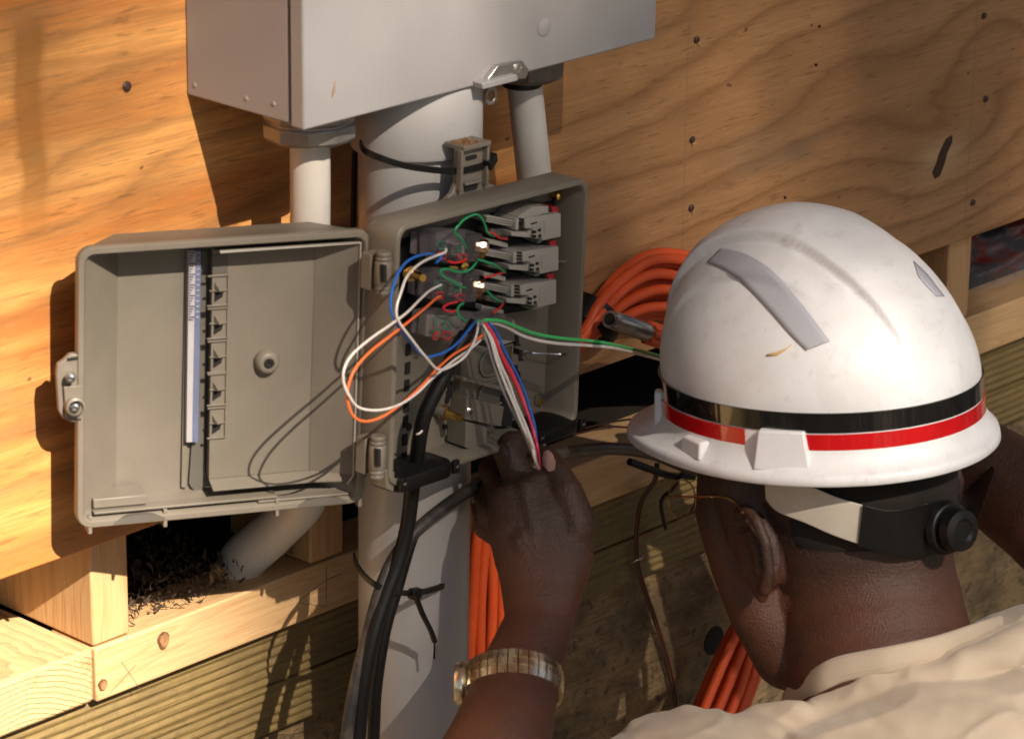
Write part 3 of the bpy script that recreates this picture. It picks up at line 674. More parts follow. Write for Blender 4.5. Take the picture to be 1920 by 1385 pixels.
def clear_module(k):
    oy = (0, 385, 640)[k]; ox = (0, -25, -60)[k]
    def q(x, y): return zA(x + ox, y + oy)
    mod = bpy.data.objects.new('clear_terminal', None); mod.location = B.px(*q(640, 500), FL) - wl(nb); col.objects.link(mod); mod.parent = nb
    def Q(nm, m, pts, n0, n1, bev=.0004): return quad(nm, m, [q(x, y) for x, y in pts], n0, n1, bev, parent=mod)
    def O(m, pts, r=.0005): outline(m, [(x + ox, y + oy) for x, y in pts], CN + .0004, r, mod)
    if k < 2:
        Q('housing', CLEAR, [(400, 330), (520, 320), (850, 350), (810, 620), (500, 640), (395, 590)], -.018, CN, .0008)
        Q('side_lid', CLEAR, [(240, 345), (400, 330), (395, 590), (230, 560)], -.020, -.012)
        Q('inner_block', NIDL, [(545, 440), (680, 440), (670, 560), (545, 560)], -.018, -.009)
        for i in range(3): Q('contact', SCREW, [(555, 455 + 32 * i), (650, 452 + 32 * i), (650, 466 + 32 * i), (555, 469 + 32 * i)], -.010, -.0075)
        Q('back_block', BLACK, [(235, 350), (830, 360), (800, 680), (225, 640)], FL + .0004, -.0185)
        Q('latch', CLEAR, [(500, 400), (560, 395), (620, 400), (660, 440), (620, 470), (560, 440), (500, 450)], CN, CN + .002)
        O(LETG, [(415, 430), (450, 420), (485, 435), (490, 470), (470, 500), (420, 495), (408, 465)])
        O(LETR, [(420, 530), (490, 525), (490, 590), (430, 595)], .0006)
        O(LETR, [(600, 565), (640, 545), (690, 560), (690, 610), (640, 600)], .0006)
        O(LETG, [(600, 480), (640, 470), (640, 510), (600, 515)])
        a = B.px(*q(848, 470), -.010)
        MB().lathe(a, B.U * .75 + B.N * .6 + B.V * -.1, [(.0046, -.006), (.0050, -.001), (.0050, .001), (.0046, .003), (.0040, .0036), (.00001, .0038)], 8).build('terminal_nut', COPPER, mod, bev=.0003)
        MB().lathe(a - B.V * .006, B.U * .5 + B.N * .8, [(.0030, -.006), (.0036, .001), (.00001, .002)], 14).build('lug', BRASS, mod)
    else:
        def z(x, y): return (x + 60, y - 640)
        Q('housing', CLEAR, [z(300, 1115), z(440, 1085), z(880, 1135), z(1100, 1130), z(900, 1200), z(700, 1380), z(280, 1340)], -.016, CN, .0008)
        Q('label_plate', NIDL, [z(315, 1130), z(640, 1150), z(610, 1368), z(295, 1332)], -.014, CN - .003)
        Q('side_grip', CLEAR, [z(880, 1120), z(940, 1075), z(955, 1120), z(900, 1150)], -.012, CN)
        x0, y0 = zA(400, 1205); letters('T', LETG, x0, y0, CN + .0005, .0150, mod, 176)
        x0, y0 = zA(392, 1300); letters('R', LETR, x0, y0, CN + .0005, .0135, mod, 176)
        outline(LETG, [(465, 1205), (510, 1180), (545, 1215), (540, 1260), (470, 1255)], CN + .0004, .0005, mod)
        outline(LETR, [(462, 1295), (545, 1300), (540, 1350), (500, 1370), (465, 1345)], CN + .0004, .0007, mod)
for k in range(3): clear_module(k)

# grommets at the bottom
def grommet(x0, y0, x1, y1, h, lb):
    g_ = thing('rubber_grommet', B.px((x0 + x1) / 2, (y0 + y1) / 2, -.012), lb, 'grommet')
    a = B.uv(x0, y0, 0); b = B.uv(x1, y1, 0); um, vm = (a[0] + b[0]) / 2, (a[1] + b[1]) / 2; hu = abs(b[0] - a[0]) / 2
    pts = rrect(um - hu, um + hu, -.030, .0035, .010, 4)
    G = Fr(B.c); G.U, G.V, G.N = B.U, B.N, B.V
    def at(u, n, v): return B.at(u, v, n)
    mb = MB(); mb.loops([[B.at(u, vm + dv, n) for u, n in (pts if s_ == 1 else [(um + (p[0] - um) * s_, -.013 + (p[1] + .013) * s_) for p in pts])] for s_, dv in ((.97, -h), (1, -h + .001), (1, 0), (.97, .0012), (.72, .002), (.55, .0035), (.35, .004))])
    mb.build('body', BLACK, g_, ang=30)
    for s_ in (-1, 1): MB().box(B, um + s_ * hu * .9 - .0028, um + s_ * hu * .9 + .0028, vm - h * .7, vm + .003, .003, .0062).build('lug', BLACK, g_, bev=.0006)
    for s_ in (-1, 1): MB().box(B, um + s_ * hu * .9 - .0014, um + s_ * hu * .9 + .0014, vm - .002, vm - .0005, .0062, .0066).build('lug_slot', NIDD, g_)
    return g_
grommet(741, 894, 850, 872, .009, 'black rubber grommet in the box bottom that the thick black cable passes through')
grommet(1000, 812, 1086, 790, .008, 'black rubber grommet at the right bottom corner of the box behind the fingers')
# base parts below the hinge
quad('hinge_foot', NID, [(723, 880), (740, 885), (738, 922), (724, 916)], -.02, -.002)

# ================================================================== DOOR
dw, dh = .0982, .0955
door = bpy.data.objects.new('door', None); door.location = DR.at(0, 0, 0) - wl(nb); col.objects.link(door); door.parent = nb
mb = MB()
mb.loops(tray(DR, -dw, dw, -dh, dh, [(.034, -.0365, .002, .0045), (.030, -.0345, .003, .0025), (.004, -.009, .008, .0012), (0, -.007, .010), (0, -.001, .010), (.0008, 0, .0095), (.0040, 0, .007), (.0048, -.001, .0065), (.0058, -.004, .006)]), True, False)
# inner surface: drafted sides, vertical-ish top and bottom
lp = [DR.at(u, v, -.004) for u, v in rrect(-dw + .0058, dw - .0058, -dh + .0058, dh - .0058, .006, 5)]
lo = []
for u, v in rrect(-dw + .0058, dw - .0058, -dh + .0058, dh - .0058, .006, 5):
    fu = (abs(u) - (dw - .035)) ; uu = max(-dw + .034, min(dw - .034, u)); vv = max(-dh + .009, min(dh - .008, v)); lo.append(DR.at(uu, vv, -.031))
mb.loops([lp, lo], False, True)
mb.build('shell', NID, door, ang=40)
def dq(name, m, pts, n0, n1, bev=.0004, parent=door):
    q = [DR.uv(x, y, n1) for x, y in pts]
    ar = sum(q[i][0] * q[(i + 1) % len(q)][1] - q[(i + 1) % len(q)][0] * q[i][1] for i in range(len(q)))
    if ar < 0: q.reverse()
    return MB().prism(DR, q, n0, n1).build(name, m, parent, bev=bev)
def zd(x, y): return 60 + x / 2.037, 380 + y / 2.037
# inner cover, a shallow tray over the right half
IC = -.019
cv = MB()
TL = DR.uv(*zd(690, 184), -.003); TR = DR.uv(*zd(1243, 145), -.003); BL = DR.uv(*zd(682, 1140), -.006); BR = DR.uv(*zd(1208, 1085), -.004)
fTL = DR.uv(*zd(690, 200), IC); fTR = DR.uv(*zd(1080, 170), IC); fBL = DR.uv(*zd(680, 1020), IC); fBR = DR.uv(*zd(1058, 1048), IC)
u0 = fTL[0]; u1 = fTR[0]
f = lambda u, v, n: DR.at(u, v, n)
vt, vb = TL[1] - .001, -dh + .0195
ur = dw - .007
def sheet(mb, quads, th=.0011):
    for qd in quads:
        b = len(mb.v); n_ = (qd[1] - qd[0]).cross(qd[2] - qd[0]).normalized() * th
        mb.v += [Vector(p) for p in qd] + [Vector(p) - n_ for p in qd]
        mb.f += [(b, b + 1, b + 2, b + 3), (b + 7, b + 6, b + 5, b + 4)] + [(b + i, b + 4 + i, b + 4 + (i + 1) % 4, b + (i + 1) % 4) for i in range(4)]
vfb = fBL[1] + .004
sheet(cv, [(f(u0, vb, IC), f(u1, vb, IC), f(u1, vt - .002, IC), f(u0, vt - .002, IC)),
           (f(u1, vb, IC), f(ur, vb - .004, -.003), f(ur, vt, -.003), f(u1, vt - .002, IC)),
           (f(u0, vt - .0035, IC), f(u1, vt - .0035, IC), f(ur, vt, -.0025), f(u0, vt, -.0025)),
           (f(u0, vb, IC), f(u0, vb - .004, -.008), f(u1, vb - .004, -.008), f(u1, vb, IC)),
           (f(u1, vb, IC), f(u1, vb - .004, -.008), f(ur, vb - .004, -.003), f(ur, vb, -.003)),
           (f(u0, vt - .002, IC), f(u0 + .001, vt - .002, -.0305), f(u0 + .001, vb, -.0305), f(u0, vb, IC))])
cv.build('inner_cover', NID, door, bev=.0003)
# top and right lip of the cover
mb = MB(); mb.tube([f(u0, vt, -.0022), f(ur, vt, -.0022), f(ur, vb, -.0022), f(ur - .004, vb - .006, -.003)], .0008, 6, 1); mb.build('cover_lip', NIDL, door)
# pockets with pointed tabs
py_ = [(275, 400), (400, 525), (525, 655), (650, 780), (780, 905)]
for a_, b_ in py_:
    cxx, cyy = 712 - (a_ - 275) * .018, (a_ + b_) / 2
    q0 = DR.uv(*zd(672, a_ + 6), IC + .002); q1 = DR.uv(*zd(752 - (a_ - 275) * .02, b_ - 6), IC + .002)
    pk = MB(); U0, U1, V0, V1 = q0[0], q1[0], q1[1], q0[1]; mid = (V0 + V1) / 2
    for (aa, bb, cc, dd) in ((U0, U1, V1 - .0009, V1), (U1 - .0009, U1, V0, V1), (U0, U1, V0, V0 + .0009), (U0 + .0015, U1, mid - .0004, mid + .0004)): pk.box(DR, aa, bb, cc, dd, IC - .0002, IC + .0014)
    pk.build('pocket', NID, door, bev=.0002)
    uc, vc = DR.uv(*zd(cxx, cyy), IC)
    tb = MB(); b = 0
    tb.v = [DR.at(uc - .0028, vc + .0065, IC), DR.at(uc + .0050, vc, IC), DR.at(uc - .0028, vc - .0005, IC), DR.at(uc - .0005, vc + .0015, IC + .0062)]
    tb.f = [(0, 1, 2), (0, 3, 1), (1, 3, 2), (2, 3, 0)]
    tb.build('pointed_tab', NID, door, ang=10)
    tk = MB(); tk.prism(DR, [(uc - .0028, vc - .0075), (uc + .0028, vc - .004), (uc + .0035, vc - .0002), (uc - .0028, vc - .0002)], IC - .001, IC + .0003); tk.build('tab_hole', HOLE, door)
dq('top_pocket', NIDD, [zd(690, 200), zd(748, 196), zd(748, 268), zd(688, 272)], IC - .001, IC + .0006)
# boss
c = DR.px(499, 676, IC)
MB().lathe(c, DR.N, [(.0085, -.001), (.0088, .001), (.0082, .0035), (.0070, .0060), (.0058, .0068), (.0036, .0066), (.0034, .002), (.00001, .002)], 28).build('boss', NID, door, ang=60)
MB().lathe(c + DR.N * .0022, DR.N, [(.0033, 0), (.0031, .0045), (.0016, .0046), (.00001, .003)], 12).build('boss_hole', HOLE, door)
# paper label card standing in the gutter beside the cover
LN = -.0235
dq('gutter_wall', NID, [zd(588, 183), zd(606, 183), zd(590, 1090), zd(570, 1086)], -.031, -.0285)
dq('gutter', NIDD, [zd(650, 183), zd(668, 183), zd(660, 1130), zd(612, 1090), zd(600, 1070), zd(612, 900)], -.031, -.028, 0)  # darker plate paints the shade in the gap beside the cover
lab = dq('label_card', PAPER, [zd(600, 184), zd(626, 184), zd(612, 914), zd(590, 914)], -.0300, LN, 0)
dq('label_card_edge', LBLUE, [zd(626, 184), zd(646, 184), zd(634, 914), zd(612, 914)], -.0300, LN + .0003, 0)
for i in range(26):
    y = 190 + i * 10.2; x = 600 - (y - 184) * .0142
    dq('barcode_bar', INK, [zd(x + 2, y), zd(x + 24 - (i % 4) * 5, y), zd(x + 24 - (i % 4) * 5, y + 4.5), zd(x + 2, y + 4.5)], LN - .0002, LN + .0003, 0)
    if i % 2 == 0: dq('barcode_bar', PAPER, [zd(x + 30, y), zd(x + 42, y), zd(x + 42, y + 3.5), zd(x + 30, y + 3.5)], LN, LN + .0005, 0)
letters_done = letters
x0, y0 = zd(616, 875)
# bottom lip with arches and feet
for (xa, ya, hgt) in ((170, 985, 20), (311, 972, 22), (521, 952, 22), (676, 935, 20)):
    a = DR.uv(xa, ya - 6, 0); MB().box(DR, a[0] - .0013, a[0] + .0013, a[1] - .0085, a[1] + .004, -.012, -.0006).build('foot', NID, door, bev=.0004)
def arch(xc, yc, wd):
    a = DR.uv(xc, yc, 0); mb = MB(); k = 12; top = []; 
    pts = [(a[0] + wd * math.cos(R(180 - 180 * i / k)), -dh + .0015 + .0048 * math.sin(R(180 * i / k))) for i in range(k + 1)]
    MB().prism(DR, pts[::-1], -.004, .0004).build('cable_notch', NIDD, door)
arch(262, 975, .0175); arch(605, 943, .0175)
MB().box(DR, -dw + .012, dw - .06, -dh + .0085, -dh + .0100, -.012, -.0018).build('lip_rib', NID, door, bev=.0003)
MB().box(DR, dw - .073, dw - .010, -dh + .0062, -dh + .0075, -.010, -.0016).build('lip_rib', NID, door, bev=.0003)
MB().box(DR, -dw + .0125, -dw + .0485, -dh + .0110, -dh + .0175, -.026, -.0060).build('lip_step', NID, door, bev=.0006)
# latch tab at the free edge
lt = [DR.uv(x, y, -.001) for x, y in ((152, 664), (132, 664), (120, 676), (108, 684), (106, 700), (110, 770), (118, 784), (134, 792), (152, 790))]
if sum(lt[i][0] * lt[(i + 1) % 9][1] - lt[(i + 1) % 9][0] * lt[i][1] for i in range(9)) < 0: lt.reverse()
MB().prism(DR, lt, -.006, -.001).build('latch_tab', NID, door, bev=.0008)
dq('latch_slot', HOLE, [(126, 672), (146, 669), (146, 674), (126, 677)], -.004, -.0004, 0)
dq('latch_plate', NID, [(120, 725), (154, 723), (154, 786), (124, 782)], -.002, .0022)
for (x, y, ox) in ((131, 704, -3), (139, 759, 3)):
    c = DR.px(x, y, .001)
    if y > 720: MB().lathe(c, DR.N, [(.0068, -.001), (.0062, .0045), (.0048, .0055), (.0045, .003), (.00001, .003)], 22).build('screw_collar', NID, door)
    MB().lathe(c + DR.N * .002, DR.N + DR.U * -.25, [(.0026, -.002), (.0036, .0016), (.0030, .0040), (.0015, .0046), (.00001, .0042)], 14).build('screw', SCREW, door)
# hinges
for (xa, ya, xb, yb) in ((684, 470, 735, 552), (673, 815, 722, 897)):
    hg = bpy.data.objects.new('hinge', None); p0 = (DR.px(xa + 22, (ya + yb) / 2, .002)); hg.location = p0 - wl(nb); col.objects.link(hg); hg.parent = nb
    aa = DR.uv(xa, ya + 3, .002); bb = DR.uv(xa + 18, yb - 4, .002)
    MB().box(DR, aa[0], bb[0], bb[1], aa[1], -.006, .0030).build('hinge_leaf', NID, hg, bev=.0006)
    kx, v0 = B.uv(xa + 33, yb - 2, -.004); v1 = B.uv(xa + 33, ya + 2, -.004)[1]; hgt = v1 - v0
    for i, (f0, f1, r_) in enumerate(((0, .09, .0050), (.10, .20, .0054), (.21, .79, .0058), (.80, .89, .0054), (.90, 1, .0050))):
        MB().lathe(B.at(kx, v0 + hgt * f0, -.004), B.V, [(r_ * .93, 0), (r_, .0006), (r_, hgt * (f1 - f0) - .0006), (r_ * .93, hgt * (f1 - f0))], 24).build('hinge_knuckle', NID, hg)
    sx, sy = xa + 38, (ya + yb) / 2 + 2
    quad('hinge_slot', HOLE, [(sx - 2.5, sy - 16), (sx + 3, sy - 16), (sx + 3, sy + 16), (sx - 2.5, sy + 16)], -.001, .0021, 0, parent=hg)
    aa = B.uv(xb - 2, ya + 8, -.003); MB().box(B, -hw - .012, -hw + .001, aa[1] - hgt * .85, aa[1], -.020, -.011).build('hinge_leaf', NID, hg, bev=.0006)

# ================================================================== WIRES AND CABLES
def wire(nm, m, pts, r, lb, cat='wire', conv=z2, fr=B, k=6, seg=8, grp=None):
    P = [fr.px(*conv(x, y), n) for x, y, n in pts]
    mb = MB(); mb.tube(P, r, seg, k); return tag(mb.build(nm, m), lb, cat, grp)
wire('loop_wire', WB, [(635, 690, .006), (600, 730, .010), (555, 785, .014), (500, 828, .018), (450, 846, .020), (405, 850, .022), (345, 790, .026), (290, 715, .026), (262, 655, .026), (262, 585, .024), (285, 505, .020), (330, 440, .014), (395, 410, .008), (440, 408, .000), (470, 430, -.004)], 0.00088, 'thin blue wire looping out of the top clear terminal beside its white partner')
wire('loop_wire', WW, [(640, 695, .007), (630, 760, .012), (600, 825, .016), (555, 872, .020), (475, 908, .024), (425, 868, .027), (350, 775, .029), (293, 695, .029), (285, 640, .028), (302, 580, .026), (325, 515, .022), (355, 475, .017), (400, 440, .010), (455, 415, .002), (495, 400, -.001), (498, 385, -.003)], 0.00088, 'white wire twisted with the blue one from the top clear terminal to the splice')
wire('loop_wire', WO, [(690, 725, .005), (660, 755, .009), (600, 800, .010), (520, 850, .011), (450, 915, .014), (385, 985, .020), (300, 1060, .028), (220, 1112, .034), (150, 1131, .038), (100, 1110, .040), (75, 1050, .041), (75, 985, .041), (105, 905, .040), (170, 830, .037), (260, 760, .030), (350, 690, .020), (410, 640, .010), (455, 600, .002), (475, 590, -.003)], 0.00088, 'orange wire making a wide loop left across the hinge to the middle terminal')
wire('loop_wire', WW, [(690, 735, .004), (620, 805, .008), (530, 870, .010), (440, 945, .016), (370, 1012, .023), (290, 1062, .030), (200, 1083, .037), (120, 1070, .041), (80, 1020, .044), (56, 960, .044), (60, 900, .044), (95, 840, .042), (170, 775, .037), (260, 712, .030), (330, 660, .022), (390, 600, .012), (430, 565, .006), (478, 540, .000)], 0.00088, 'pale pinkish white wire following the orange wire in the wide left loop')
# bundle to the hand
HD = lambda x, y, d: D(x, y, d)
def bund(m, pts, r, lb, nm='bundle_wire'):
    P = [B.px(*z2(x, y), n) for x, y, n in pts] + [B.px(*z2(900 + (pts[-1][0] - 885) * .4, 1335), .030)]; mb = MB(); mb.tube(P, r * .74, 8, 6); return tag(mb.build(nm, m), lb, 'wire', 'wires in the bundle pulled into the hand')
bund(WY, [(650, 705, .006), (675, 780, .012), (705, 880, .018), (740, 980, .024), (790, 1090, .032), (840, 1190, .039), (880, 1285, .045)], .0013, 'dull grey wire, leftmost of the bundle held in the hand')
bund(WW, [(655, 705, .008), (690, 770, .014), (715, 860, .020), (750, 955, .026), (790, 1050, .033), (830, 1150, .040), (868, 1230, .045), (886, 1300, .048)], .0014, 'white wire on the front left of the bundle held in the hand')
bund(WW, [(660, 705, .008), (700, 780, .015), (730, 870, .021), (770, 960, .027), (800, 1045, .033), (845, 1150, .041), (880, 1250, .047)], .0014, 'white wire in the middle of the bundle held in the hand')
bund(WBR, [(655, 708, .006), (690, 800, .013), (735, 910, .020), (780, 1020, .027), (820, 1110, .034), (852, 1190, .040), (880, 1280, .046)], .0013, 'brown wire tucked among the white ones of the bundle in the hand')
bund(WP, [(668, 704, .009), (705, 755, .013), (740, 840, .018), (785, 920, .023), (820, 1000, .028), (848, 1080, .034), (880, 1180, .041), (898, 1262, .047)], .0014, 'pinkish red wire along the right of the bundle held in the hand')
bund(WR, [(664, 704, .009), (700, 762, .014), (748, 870, .020), (800, 970, .026), (840, 1070, .033), (868, 1150, .038), (890, 1240, .044)], .0013, 'dark red wire just left of the pinkish one in the bundle')
bund(WB, [(680, 704, .009), (720, 748, .012), (755, 830, .017), (800, 915, .022), (840, 1005, .027), (868, 1095, .033), (885, 1160, .038), (895, 1250, .044)], .0013, 'blue wire, rightmost of the bundle held in the hand')
# pair running right behind the hat
gr = MB(); P = [B.px(*z2(x, y), n) for x, y, n in ((630, 700, .007), (680, 692, .010), (740, 697, .013), (800, 720, .016), (880, 750, .020), (990, 770, .026), (1120, 782, .034), (1230, 800, .040))] + [D(1240, 668, 2.56), D(1290, 690, 2.60), D(1335, 708, 2.62)]
gr.tube(P, .00115, 8, 6); tag(gr.build('taut_wire', plain('wire_bright_green', (.05, .48, .13), .35)), 'green wire running right from the splice and passing behind the hard hat', 'wire')
gr = MB(); P = [B.px(*z2(x, y), n) for x, y, n in ((640, 705, .006), (700, 704, .009), (760, 722, .012), (830, 760, .016), (910, 783, .021), (1000, 795, .027), (1120, 803, .034), (1230, 815, .040))] + [D(1240, 675, 2.56), D(1290, 697, 2.60), D(1335, 714, 2.62)]
gr.tube(P, .00115, 8, 6); tag(gr.build('taut_wire', WW), 'white wire running right just under the green one and behind the hard hat', 'wire')
# jumpers between modules
J = [(WG, [(690, 490, -.003), (640, 400, .001), (575, 335, .003), (610, 275, .004), (680, 205, .003), (780, 165, .002), (840, 205, .002), (872, 280, .001), (895, 340, .001), (960, 378, -.002)], 'green jumper wire arching over the top clear terminal'),
     (WR, [(905, 330, .000), (960, 355, .001), (1010, 390, .001), (1080, 400, -.004)], 'short red jumper wire entering the top grey module'),
     (WG, [(800, 598, .000), (880, 620, .001), (980, 660, .001), (1062, 722, -.005)], 'green jumper wire sloping down to the middle grey module'),
     (WG, [(800, 600, -.003), (760, 660, .000), (700, 708, .001), (610, 718, .001), (520, 690, .001), (445, 700, .001), (455, 750, .001), (540, 800, .001), (620, 850, .000), (680, 872, -.003)], 'green jumper wire curling between the top and middle clear terminals'),
     (WR, [(860, 772, .000), (940, 752, .001), (1052, 722, -.005)], 'short red jumper wire rising to the middle grey module'),
     (WG, [(885, 895, .000), (940, 955, .001), (990, 990, .000), (1042, 1005, -.006)], 'green jumper wire dropping to the bottom grey module'),
     (WR, [(945, 1112, .000), (1010, 1065, .001), (1045, 1018, -.006)], 'short red jumper wire at the lower right of the clear terminals'),
     (WG, [(660, 1018, .000), (612, 1055, .002), (608, 1120, .003), (650, 1170, .003), (690, 1192, .002)], 'green jumper wire dropping to the labelled clear terminal'),
     (WR, [(600, 1005, .000), (520, 1025, .001), (470, 1055, .002), (485, 1085, .002), (550, 1100, .002), (600, 1082, .001)], 'red jumper wire curled above the labelled clear terminal'),
     (WR, [(690, 590, -.001), (640, 620, .001), (560, 628, .001), (510, 610, .000)], 'red jumper wire under the front of the top clear terminal'),
     (WB, [(455, 560, .000), (430, 600, .002), (395, 632, .003)], 'short blue wire stub under the top clear terminal')]
for m_, pts, lb in J: wire('jumper_wire', m_, pts, .0008, lb, conv=zA)
# thick black feed cable up to the splice
bc = thing('black_cable', B.px(780, 900, .003), 'thick black cable rising through the grommet to the splice inside the box', 'cable')
P = [B.px(*z2(x, y), n) for x, y, n in ((622, 700, .004), (585, 755, .004), (540, 830, .003), (490, 935, .002), (440, 1030, .000), (405, 1110, -.002), (385, 1200, -.005), (372, 1300, -.010))] + [W.px(772, 925, .134), W.px(764, 985, .132), W.px(748, 1050, .131), W.px(722, 1120, .130), W.px(700, 1190, .130), W.px(683, 1280, .130), W.px(672, 1385, .130), W.px(665, 1480, .13)]
MB().tube(P, lambda t: .0052 if t > .06 else .0035, 20, 8).build('jacket', BLACK, bc)
MB().tube([B.px(*z2(x, y), n) for x, y, n in ((630, 688, .009), (640, 695, .010), (650, 702, .010))], .0035, 10, 3).build('splice_gel', CLEAR, bc)
c0 = B.px(*z2(372, 1186), .0005)
MB().tube([c0, c0 + B.U * .003, c0 + B.U * .0055 + B.V * .0012], .0007, 6, 3).build('ink_mark', WW, bc)
bc = thing('black_cable', W.px(900, 900, .10), 'black cable curving right from the lower tie and away behind the hard hat', 'cable')
P = [W.px(645, 1480, .126), W.px(650, 1385, .126), W.px(665, 1290, .126), W.px(690, 1190, .126), W.px(712, 1110, .126), W.px(740, 1045, .126), W.px(785, 990, .126), W.px(850, 938, .123), W.px(915, 900, .117), W.px(985, 866, .109), W.px(1060, 849, .096), W.px(1140, 841, .080), W.px(1220, 850, .062), W.px(1300, 880, .045), W.px(1400, 900, .030)]
MB().tube(P, .0046, 18, 8).build('jacket', BLACKD, bc)
bc = thing('black_cable', W.px(650, 1300, .12), 'shorter black cable hugging the left side of the strapped cable bundle', 'cable')
P = [W.px(690, 1500, .119), W.px(700, 1385, .119), W.px(705, 1290, .119), W.px(722, 1180, .120), W.px(745, 1100, .121), W.px(765, 1030, .122), W.px(780, 985, .120)]
MB().tube(P, .0044, 18, 8).build('jacket', BLACK, bc)
# thin brown service wire on the wall
bw = thing('bell_wire', W.px(1200, 1000, .0), 'thin dark brown twin wire dangling down the boards right of the hand', 'wire')
for o_ in (-2.5, 2.5):
    P = [W.px(x + o_, y, n) for x, y, n in ((1232, 868, .004), (1228, 900, .002), (1204, 938, -.006), (1195, 985, -.014), (1194, 1040, -.016), (1204, 1090, -.018), (1228, 1160, -.026), (1252, 1240, -.028), (1266, 1310, -.028), (1272, 1400, -.028))]
    MB().tube(P, .0011, 8, 6).build('conductor', WBR, bw)
P = [W.px(x, y, n) for x, y, n in ((1180, 865, .004), (1232, 884, .008), (1262, 892, .010), (1300, 893, .010))]
MB().tube(P, .003, 8, 6).build('clamp', BLACK, bw)
MB().tube([W.px(1284, 880, .02), W.px(1262, 915, .008), W.px(1240, 940, .002), W.px(1248, 990, -.012)], .0016, 8, 5).build('tail', BLACK, bw)
MB().tube([W.px(1184, 1056, -.012), W.px(1192, 1050, -.008), W.px(1202, 1046, -.008), W.px(1210, 1036, -.010)], .0009, 6, 4).build('staple', SCREW, bw)
wire('copper_wire', WBR, [(1085, 806, .01), (1140, 792, .01), (1200, 786, .01), (1260, 800, .01)], .0008, 'very thin coppery wire arcing right from the lower right grommet', conv=lambda x, y: (x, y), fr=Fr((0, -.10, 0)))
wire('copper_wire', plain('wire_copper', (.22, .09, .05), .3, metal=.6), [(1040, 815, .01), (1085, 812, .01), (1140, 800, .01), (1200, 804, .01), (1260, 815, .01)], .0008, 'lower of two thin coppery wires behind the hand', conv=lambda x, y: (x, y), fr=Fr((0, -.09, 0)))

# ---- orange cable coil: each turn a part
coil = thing('orange_cable_coil', W.px(1150, 900, .03), 'coil of thick orange cable hanging behind the box, the hand and the hard hat', 'cable coil')
rnd = random.Random(11)
NS = 13
for i in range(NS):
    s_ = i / (NS - 1) * 2 - 1; jit = lambda k: rnd.uniform(-k, k)
    dn = .010 * ((i * 5) % 3) + rnd.uniform(0, .004); n0 = .016 + dn
    # top fan: outer turns arch high, inner ones stay low
    h_ = (1 + s_) / 2
    pts = [(868 + 84 * h_ + jit(3), 1480), (870 + 80 * h_ + jit(3), 1385), (874 + 76 * h_, 1250), (880 + 68 * h_ + jit(4), 1120), (892 + 50 * h_ + jit(2), 1010), (915 + 28 * h_, 910), (965 + 20 * h_, 800), (1030 + 16 * h_, 700), (1092 + 14 * h_, 632 + 10 * h_ - 8),
           (1125 + 18 * h_, 585 - 25 * (1 - h_) + 42 * h_), (1165 + 26 * h_ + jit(3), 512 + 85 * h_ + jit(3)), (1225 + 20 * h_, 476 + 118 * h_ + jit(4)), (1300 + 8 * h_, 482 + 128 * h_ + jit(4)), (1380, 520 + 130 * h_), (1450 - 10 * h_, 620 + 110 * h_), (1500 - 25 * h_, 800), (1500 - 30 * h_, 960),
           (1462 - 40 * h_, 1100), (1440 - 75 * h_ + jit(3), 1200), (1410 - 90 * h_ + jit(4), 1300), (1370 - 95 * h_, 1400), (1320 - 90 * h_, 1500)]
    P = [W.px(x, y, n0 + (.012 if 8 <= j <= 9 else 0)) for j, (x, y) in enumerate(pts)]
    MB().tube(P, .0041, 12, 5).build('cable_turn', ORANGE, coil)
e = W.px(1113, 600, .038)
strp = Fr(e, 0, 0, -42)
mb = MB(); mb.loops([[e + (strp.V * .024 * math.cos(q) + strp.N * .020 * math.sin(q)) + strp.U * o_ for q in (2 * math.pi * k / 24 for k in range(24))] for o_ in (-.010, -.0085, .0085, .010)])
tag(mb.build('cable_strap', BLACK, bev=.001), 'black tape strap wrapped round the orange coil beside the box', 'strap')
# connector end
cn = thing('cable_connector', D(1190, 612, 2.6), 'grey metal cable connector with orange ribbed sleeve pointing left at the hard hat', 'connector')
a = W.px(1143, 598, .075); b = W.px(1212, 622, .066); c = W.px(1300, 652, .055)
MB().lathe(a, (b - a), [(.0050, 0), (.0068, .0006), (.0070, .003), (.0070, .012), (.0073, .0125), (.0073, (b - a).length)], 24).build('metal_sleeve', plain('gunmetal', (.42, .38, .37), .28, metal=.85, var=.3), cn)
MB().lathe(a - (b - a).normalized() * .0002, (b - a), [(.0046, 0), (.0046, .0006)], 18).build('socket', HOLE, cn)
for i in range(8):
    q = 2 * math.pi * i / 8; ax = (c - b).normalized(); n1 = ax.orthogonal().normalized(); n2 = ax.cross(n1); o_ = (n1 * math.cos(q) + n2 * math.sin(q)) * .0068
    MB().tube([b + o_, c + o_], .0024, 8, 1).build('rib', ORANGE, cn)
MB().tube([b, c], .0068, 16, 1).build('core', ORANGE, cn)

